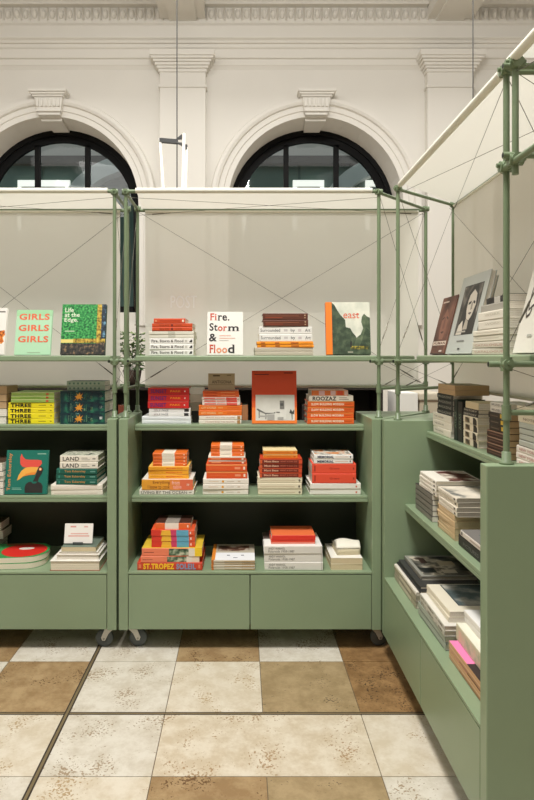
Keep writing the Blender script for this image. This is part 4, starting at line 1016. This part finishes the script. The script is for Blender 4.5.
# rail shelf
FACE = ramp_mat([(.34, (66, 40, 33)), (.5, (108, 68, 55)), (.66, (146, 104, 86))], 10, stretch=(1, 1, .6))
def side_face(label, X, pl, pr, h, T, lean, cover, art, **k):
    y0 = F*X/(pl-241); y1 = F*X/(pr-241)
    o = face_book(label, y0-y1, h, T, (X, (y0+y1)/2, RAIL+T*math.sin(R_(lean))+.0012), -PI/2, lean, cover, art, **k)
    return o
SKIN, SKIN2, SKD = (122, 80, 66), (142, 98, 82), (70, 42, 36)
side_face('brown cover with a close-up face, standing at the far end of the rail', .895, 430, 443.8, .272, .016, 14, (120, 72, 58),
          [(0, 1, 0, 1, FACE), ('poly', SKIN2, [(.30, .62), (.5, .8), (.72, .64), (.70, .4), (.62, .26), (.38, .26), (.30, .4)]), ('poly', SKD, [(.28, .62), (.42, .66), (.44, .63), (.3, .59)]), ('poly', SKD, [(.58, .66), (.72, .62), (.7, .59), (.57, .63)]),
           ('poly', SKIN, [(.47, .64), (.53, .64), (.58, .46), (.5, .43), (.42, .46)]), ('poly', SKD, [(.38, .385), (.5, .40), (.62, .385), (.5, .355)]),
           (.05, .95, .155, .225, (222, 206, 190)), ('text', 'HUMAN', .1, .9, .165, .215, (110, 74, 60), .04), (.1, .5, .90, .925, (210, 190, 176)), (.6, .8, .04, .07, (200, 186, 176)), (0, 1, 0, .02, (70, 50, 44))])
GR = (168, 170, 164)
MUSE = ramp_mat([(.36, (40, 38, 36)), (.5, (84, 80, 74)), (.66, (150, 144, 134))], 14)
LT, DK = (206, 198, 184), (46, 44, 42)
side_face('grey cover framing a monochrome portrait, standing on the rail', .90, 445.2, 471, .342, .022, 14, (186, 190, 184),
          [(.17, .86, .235, .87, DK), (.18, .85, .24, .86, MUSE), ('poly', DK, [(.22, .24), (.30, .5), (.38, .76), (.52, .85), (.70, .84), (.78, .7), (.8, .45), (.84, .24)]),
           ('poly', LT, [(.46, .74), (.58, .80), (.70, .74), (.74, .60), (.68, .47), (.60, .41), (.50, .44), (.44, .55), (.43, .66)]),
           ('poly', (176, 168, 154), [(.5, .44), (.6, .40), (.62, .30), (.46, .3)]), ('poly', DK, [(.46, .64), (.56, .66), (.56, .625), (.47, .61)]), ('poly', DK, [(.63, .66), (.71, .64), (.70, .61), (.63, .63)]),
           ('poly', (150, 142, 130), [(.58, .64), (.62, .64), (.645, .55), (.58, .54)]), ('poly', (90, 80, 76), [(.53, .505), (.60, .515), (.66, .505), (.60, .48)]),
           ('poly', LT, [(.24, .24), (.28, .36), (.40, .42), (.46, .3), (.46, .24)]), (.26, .6, .265, .285, (176, 170, 160)), (.36, .64, .15, .165, (120, 120, 116)), (.46, .54, .05, .07, (60, 60, 60))])
side_face('plain pale grey cover standing just behind the framed portrait', .955, 452, 476, .335, .014, 14, (176, 178, 170), [(.1, .9, .1, .9, (184, 186, 178))])
rstack(.90, RAIL, [
    (2, 472, 506, .0245, 'grey-white catalogue with pinkish text, lowest beside the portrait cover', 'pinkish catalogues on the rail', dict(spine=(214, 206, 192), art=[('text', 'CATALOGUE', .08, .92, .3, .65, (196, 164, 150), .03), (0, 1, 0, .08, (130, 120, 104))], D=.2)),
    (2, 473, 506, .0215, 'thin white catalogue on pinkish ones, rail shelf', 'thin white catalogues on the rail', dict(spine=(228, 222, 206), art=[(0, 1, 0, .1, (150, 140, 120)), (.1, .8, .5, .6, (206, 196, 180))], D=.2)),
    (2, 478, 506, .0335, 'thick white volume in the tall rail pile', 'thick white volumes on the rail', dict(spine=(228, 222, 208), art=[('text', 'WORK', .25, .8, .5, .75, (200, 194, 180)), (0, 1, 0, .07, (150, 140, 120))], D=.2)),
    (1, 481, 508, .028, 'plain grey book second highest in the tall rail pile', None, dict(spine=(166, 162, 152), D=.2, back=.015)),
    (1, 486, 509, .026, 'grey magazine with black squares on spine, topping the tall rail pile', None, dict(spine=(196, 192, 182), art=[(0, .36, .05, .95, (40, 38, 36)), (.62, 1, .05, .95, (40, 38, 36))], top=(60, 60, 60), D=.2, back=.03)),
], .2)
LINE = (60, 52, 48)
def stroke(pts, w):
    out = []
    L_, R2 = [], []
    for i, p in enumerate(pts):
        a = pts[max(0, i-1)]; b = pts[min(len(pts)-1, i+1)]
        dx, dy = b[0]-a[0], b[1]-a[1]; l = math.hypot(dx, dy)
        L_.append((p[0]-dy/l*w, p[1]+dx/l*w)); R2.append((p[0]+dy/l*w, p[1]-dx/l*w))
    return [[L_[i], L_[i+1], R2[i+1], R2[i]] for i in range(len(pts)-1)]
art = []
for pts in ([(.20, .62), (.17, .50), (.16, .42), (.20, .36), (.28, .385), (.44, .42), (.6, .40)], [(.16, .42), (.13, .34), (.18, .30), (.26, .32), (.30, .37)], [(.30, .72), (.34, .60), (.42, .56), (.5, .6)], [(.2, .62), (.24, .74), (.36, .82), (.52, .82)]):
    art += [('poly', LINE, q) for q in stroke(pts, .012)]
side_face('white cover with a black line drawing, near the picture edge', .90, 512.5, 544.5, .40, .02, 14, (222, 218, 206), art+[(.36, .5, .13, .15, (170, 170, 160))])

# middle shelf
COV = ramp_mat([(.36, (60, 40, 36)), (.47, (110, 60, 50)), (.6, (216, 206, 190))], 14)
COV2 = ramp_mat([(.40, (120, 120, 116)), (.5, (216, 206, 190)), (.62, (232, 222, 204))], 10)
COV3 = ramp_mat([(.38, (30, 32, 32)), (.5, (110, 106, 96)), (.56, (206, 196, 176)), (.64, (60, 44, 38))], 9)
COV4 = ramp_mat([(.38, (40, 52, 56)), (.52, (96, 110, 112)), (.66, (200, 196, 184))], 8)
rstack(.83, MIDS, [
    (5, 415.5, 432.3, .0238, 'dark grey book in the slab nearest the far panel', 'dark grey books near the far panel', dict(spine=(124, 120, 112), art=[(0, 1, .9, 1, (90, 88, 82)), (.1, .7, .4, .55, (120, 116, 108))], cover=(60, 58, 54), pages=PAGEW, D=.16, jit=.4)),
    (4, 419.5, 436, .0172, 'white book with small black spine end, on dark grey books', 'white books on dark grey ones', dict(spine=(238, 232, 220), art=[('text', 'ESSAYS', .1, .7, .35, .65, (190, 180, 166)), (.84, .92, .3, .7, (50, 46, 44))], topart=[(.05, .98, .3, .95, COV)], pages=PAGE, D=.2)),
], .2)
rstack(.83, MIDS, [
    (4, 437.3, 454.5, .0252, 'tan-spined book under grey-edged paperbacks', 'tan-spined books', dict(spine=(206, 178, 138), cover=(210, 190, 150), pages=mat((200, 184, 150), .85, noise=.06, scale=300), art=[(.1, .7, .4, .55, (226, 204, 170)), (.02, .06, .2, .8, (60, 50, 44))], D=.2)),
    (4, 438.5, 457, .0182, 'white paperback with grey page edges, on tan-spined books', 'white paperbacks on tan-spined ones', dict(spine=(236, 228, 212), top=(226, 216, 196), pages=mat((150, 144, 132), .85, noise=.1, scale=250), art=[('text', 'OF THE CITY', .1, .75, .35, .65, (190, 176, 160)), (.85, .92, .3, .7, (60, 54, 50))], topart=[(.02, .98, .02, .98, COV2)], D=.2)),
], .2)
rstack(.83, MIDS, [
    (1, 458.3, 484, .042, 'black book with white spine bars near the cabinet end', None, dict(spine=(34, 34, 34), art=[('text', 'PICTURES', .2, .8, .3, .6, (120, 120, 116)), (.94, .97, .1, .9, (230, 226, 216))], D=.2)),
    (1, 460.5, 486, .022, 'grey-covered white book on the black one near the cabinet end', None, dict(spine=(222, 214, 204), top=(120, 116, 112), art=[(.04, .09, .2, .8, (60, 56, 54)), (.4, .8, .4, .6, (180, 160, 150))], topart=[(.3, .9, .2, .8, COV4)], D=.2)),
], .2)

# deck
rstack(.745, DECK, [
    (2, 394.3, 415.6, .029, 'beige cloth book, low in the far deck pile', 'beige cloth books', dict(spine=(170, 160, 138), cover=(176, 168, 150), art=[(.25, .8, .2, .75, (206, 196, 176)), (.0, 1, .92, 1, (120, 112, 96))], hard=True, D=.26)),
    (1, 394.6, 416, .014, 'white slim book on beige cloth books', None, dict(spine=(226, 220, 206), D=.26)),
    (1, 397, 420, .010, 'black slim book, lower in the far deck pile', None, dict(spine=(40, 40, 40), D=.27, back=.012)),
    (1, 398.6, 420, .010, 'charcoal slim book just under the collage cover', None, dict(spine=(58, 58, 56), D=.27, back=.02)),
    (1, 404, 421, .020, 'grey book with a photo collage cover, topping the far deck pile', None, dict(spine=(128, 126, 116), top=(150, 148, 138), topart=[(.03, .97, .03, .97, C(150, 148, 138)), (.06, .94, .06, .94, COV3), (.62, .84, .10, .34, (30, 34, 34)), (.3, .5, .5, .8, (190, 176, 150)), (.70, .86, .45, .7, (206, 196, 176)), (.14, .4, .2, .32, (70, 50, 44))], hard=True, D=.25, back=.045)),
], .25)
rstack(.745, DECK, [
    (2, 419, 444.8, .0265, 'silver-green book at the foot of the middle deck pile', 'silver-green books', dict(spine=(166, 172, 158), cover=(120, 126, 116), art=[(.05, .95, .1, .2, (110, 112, 104)), (.2, .8, .45, .6, (186, 190, 178))], hard=True, D=.26)),
    (2, 420, 445, .020, 'grey-white book with mottled spine, middle deck pile', 'grey-white mottled books', dict(spine=(196, 192, 180), cover=(220, 216, 206), art=[(.06, .92, .25, .7, ramp_mat([(.4, (120, 114, 100)), (.6, (206, 200, 186))], 40))], hard=True, D=.26)),
    (2, 426.5, 449, .020, 'cream large book with a dark seascape cover, middle deck pile', 'cream seascape books', dict(spine=(226, 218, 196), top=(228, 220, 200), pages=PAGEW, topart=[(.02, .8, .2, .98, (52, 60, 62)), (.04, .78, .22, .96, COV4)], D=.26, back=.024)),
], .26)
rstack(.745, DECK, [
    (2, 449.5, 487, .031, 'orange-tan book with a pink cover at the cabinet end of the deck', 'orange-tan pink-covered books', dict(spine=(206, 160, 118), cover=(214, 120, 160), top=(236, 130, 180), art=[(.0, 1, .45, .6, (226, 186, 150)), (.3, .9, .1, .3, (176, 130, 92))], topart=[(.5, .95, 0, .2, (50, 40, 40))], D=.22)),
    (1, 456, 492, .058, 'cream and green thick book on pink-covered ones', None, dict(spine=(214, 206, 178), cover=(228, 226, 208), art=[(.05, .9, .15, .8, ramp_mat([(.4, (176, 186, 150)), (.5, (214, 204, 176)), (.62, (226, 196, 170))], 22))], D=.22, back=.028)),
    (2, 463.7, 498, .0205, 'white book with black print, topping the near deck pile', 'white black-printed books', dict(spine=(234, 230, 222), top=(236, 234, 230), art=[('text', 'LIFE', .55, .8, .25, .75, (60, 56, 54))], topart=[(.4, .8, .5, .7, (50, 54, 60)), (.3, .9, .2, .4, (176, 196, 200))], D=.22, back=.06)),
], .22)

# ================================================================== background seen under and between the screens
def bgx(px, Y): return (px-241)*Y/F
DKW = mat((40, 32, 26), .6, noise=.2, scale=6)
root = thing('bookcase', 'dark wooden bookcase glimpsed through the gap below the screens', 'bookcase', (0, 0, 0))
Y0 = 4.9
xa, xb = bgx(-60, Y0), bgx(383, Y0)
zt = 1.22
m = MB(); m.box(xa, xb, Y0+.36, Y0+.4, FZ, zt, DKW); m.build('back_panel', root)
for x in (xa, xa+(xb-xa)*.25, xa+(xb-xa)*.5, xa+(xb-xa)*.75, xb-.03): MB().box(x, x+.03, Y0, Y0+.36, FZ, zt, DKW).build('side_panel', root)
for z in (0.03, .42, .80, zt-.03): MB().box(xa, xb, Y0+.005, Y0+.36, z, z+.03, DKW).build('shelf', root)
cols = [(96, 40, 30), (60, 34, 26), (150, 84, 50), (40, 48, 46), (120, 60, 40), (70, 66, 60), (176, 120, 80), (46, 36, 34)]
nm = ['deep red', 'umber', 'copper', 'slate', 'rust', 'ash grey', 'sand', 'black-brown']
for i in range(8):
    x = bgx(20+i*15 if i < 4 else (124+(i-4)*62), Y0)
    o = make_book(f'{nm[i]} upright book on the dark bookcase behind the frames', .24, .16, .045+.01*(i % 3), cols[i], hard=True)
    o.rotation_euler = (0, -PI/2, 0); o.location = (x, Y0+.05, .83+.121)
# plant on the bookcase
root = thing('potted_plant', 'leafy green plant in a brown pot seen between the two screens', 'plant', (bgx(132, 5.05), 5.07, zt))
MB().lathe([(0, 0), (.055, 0), (.075, .12), (.068, .12), (.06, .10), (0, .10)], (0, 0, 0), mat((62, 46, 36), .8), 'z', 20).build('pot', root)
m = MB()
GL = [mat((84, 112, 50), .55), mat((112, 134, 70), .55), mat((60, 88, 44), .55)]
for i in range(230):
    a = random.uniform(0, 2*PI); r = random.uniform(.0, .13); z = .14+random.uniform(0, .28)
    c = Vector((r*math.cos(a), r*math.sin(a), z)); u = Vector((math.cos(a), math.sin(a), random.uniform(-.5, .6))).normalized(); w = u.cross(Vector((0, 0, 1))).normalized()
    l = random.uniform(.05, .085); nn = u.cross(w)*.008
    m.add([c, c+u*l*.5+w*l*.24+nn, c+u*l, c+u*l*.5-w*l*.24+nn, c+u*l*.5], [(0, 1, 4), (1, 2, 4), (2, 3, 4), (3, 0, 4)], random.choice(GL))
for i in range(9):
    a = 2*PI*i/9; m.tube((.01*math.cos(a), .01*math.sin(a), .09), (.09*math.cos(a), .09*math.sin(a), .3), .003, GL[2], 5)
m.build('leaves', root)
# white plinth and boxes
Yp = 4.7
root = thing('display_plinth', 'white plinth seen between the corner posts below the rail', 'plinth', (bgx(409, Yp), Yp+.2, FZ))
w = (418-400)/F*Yp
m = MB(); m.box(-w/2, w/2, -.2, .2, .05, EYE-FZ-36*Yp/F, C(240, 238, 232)); m.box(-w/2+.01, w/2-.01, -.19, .19, 0, .05, C(200, 198, 190)); m.build('body', root, .004)
root = thing('storage_bin', 'beige lidded storage bin behind the corner post', 'bin', (bgx(432.5, Yp), Yp+.22, FZ))
w = 24/F*Yp
m = MB(); m.box(-w/2, w/2, -.2, .2, 0, EYE-FZ-44*Yp/F, C(196, 184, 162)); m.build('body', root, .01)
m = MB(); m.box(-w/2-.006, w/2+.006, -.206, .206, EYE-FZ-43.8*Yp/F, EYE-FZ-36*Yp/F, C(206, 196, 176)); m.build('lid', root, .012)
m = MB(); m.box(-w/2-.004, w/2+.004, -.204, .204, EYE-FZ-45*Yp/F, EYE-FZ-43.9*Yp/F, C(120, 100, 80)); m.build('seam_band', root)

# pendant light and its cables
Yc = 6.0; s = F/Yc
def P(px, py): return Vector(((px-241)/s, Yc, EYE+(357-py)/s))
root = thing('pendant_lamp', 'black pendant with slim white light tubes hanging on a cable above the screen', 'lamp', (0, 0, 0))
BK = mat((50, 50, 50), .5); GLOW = mat((255, 252, 244), .4, emit=.5)
cab = P(177, 0); m = MB(); m.tube((cab.x, Yc, P(0, 141).z), (cab.x, Yc, 6.25), .0055, mat((70, 70, 68), .5), 8); m.tube((cab.x, Yc, P(0, 187).z-.3), (cab.x, Yc, P(0, 141).z), .0055, mat((70, 70, 68), .5), 8); m.build('cable', root)
m = MB(); a, b = P(159.5, 140.5), P(178, 142)
m.add([a+Vector((0, dy, dz)) for dy in (-.02, .02) for dz in (-.018, .02)]+[b+Vector((0, dy, dz)) for dy in (-.02, .02) for dz in (-.018, .02)], [(0, 1, 3, 2), (4, 6, 7, 5), (0, 4, 5, 1), (2, 3, 7, 6), (0, 2, 6, 4), (1, 5, 7, 3)], BK)
p0, p1, p2, p3 = P(176, 141), P(182.5, 134), P(182.5, 147), P(187, 147)
for tri in ((P(176, 139.5), P(182, 134.5), P(182, 139)), (P(176, 142.5), P(182, 143), P(182, 146))):
    v = [q+Vector((0, dy, 0)) for dy in (-.015, .015) for q in tri]; m.add(v, [(0, 1, 2), (5, 4, 3), (0, 3, 4, 1), (1, 4, 5, 2), (2, 5, 3, 0)], BK)
m.box(P(185, 0).x, P(187, 0).x, Yc+.02, Yc+.06, P(0, 148.5).z, P(0, 143.5).z, BK)
m.tube(P(184, 145), P(186, 145)+Vector((0, .04, 0)), .008, BK, 8)
m.build('bracket', root)
MB().tube(P(160, 138), P(164, 200), .012, GLOW, 12).build('light_tube', root)
MB().tube(P(184, 133.5), P(182.5, 200), .0135, GLOW, 12).build('light_tube', root)
MB().tube(P(186.5, 146)+Vector((0, .04, 0)), P(185, 200)+Vector((0, .04, 0)), .009, GLOW, 12).build('light_tube', root)
root = thing('hanging_cable', 'thin dark cable hanging from the ceiling behind the slanting canopy', 'cable', (bgx(473, 6), 6, 0))
m = MB(); m.tube((0, 0, P(0, 120).z), (0, 0, 6.25), .0055, mat((70, 70, 68), .5), 8); m.tube((0, 0, P(0, 120).z-.06), (0, 0, P(0, 120).z), .014, mat((60, 60, 58), .5), 10); m.build('cable', root)

# ================================================================== light, world, camera
def area(name, loc, target, size, power, color=(1, .98, .945), sy=None):
    l = bpy.data.lights.new(name, 'AREA'); l.energy = power; l.color = color; l.size = size
    if sy: l.shape = 'RECTANGLE'; l.size_y = sy
    o = bpy.data.objects.new(name, l); COL.objects.link(o); o.location = loc
    d = Vector(target)-Vector(loc); o.rotation_euler = d.to_track_quat('-Z', 'Y').to_euler()
    return o
area('key_fill_light', (-.3, 1.35, 5.6), (-.3, 2.7, .4), 1.0, LP[0])
area('key_fill_light', (-3.6, 1.2, 5.6), (-2.6, 3.2, .4), 2.0, LP[1])  # soft fill added for evenness on the cropped cabinet's side, no fixture modelled
area('key_fill_light', (3.2, .6, 5.6), (1.4, 3.0, .8), 2.0, LP[2])  # weak soft fill added above the sideways cabinet
area('key_fill_light', (.4, 6.0, 5.5), (.4, 4.4, 1.2), 9.0, LP[3], sy=1.0)  # added behind the frames to brighten the screens through their cloth
area('key_fill_light', (.4, 4.8, 5.5), (.4, 8, 3.0), 9.0, LP[5], sy=.8)  # added only to lift the arched wall
area('key_fill_light', (0, -2.4, 5.0), (0, 3.2, .8), 2.6, LP[4])  # frontal fill added behind the viewer, not a fitting of the hall
w = bpy.data.worlds.new('World'); scene.world = w; w.use_nodes = True
w.node_tree.nodes['Background'].inputs[0].default_value = (.82, .92, 1, 1); w.node_tree.nodes['Background'].inputs[1].default_value = .55
cam = bpy.data.cameras.new('Camera'); co = bpy.data.objects.new('Camera', cam); COL.objects.link(co)
co.location = (0, 0, EYE); co.rotation_euler = (PI/2, 0, 0)
cam.sensor_fit = 'AUTO'; cam.sensor_width = 36; cam.lens = F/800*36; cam.shift_x = 26/800; cam.shift_y = -43/800; cam.clip_start = .05
scene.camera = co
vs = scene.view_settings
vs.view_transform = 'Standard'; vs.look = 'None'; vs.gamma = 1; vs.use_curve_mapping = False; vs.exposure = EXPO
scene.cycles.use_denoising = True
scene.cycles.max_bounces = 8; scene.cycles.transparent_max_bounces = 16
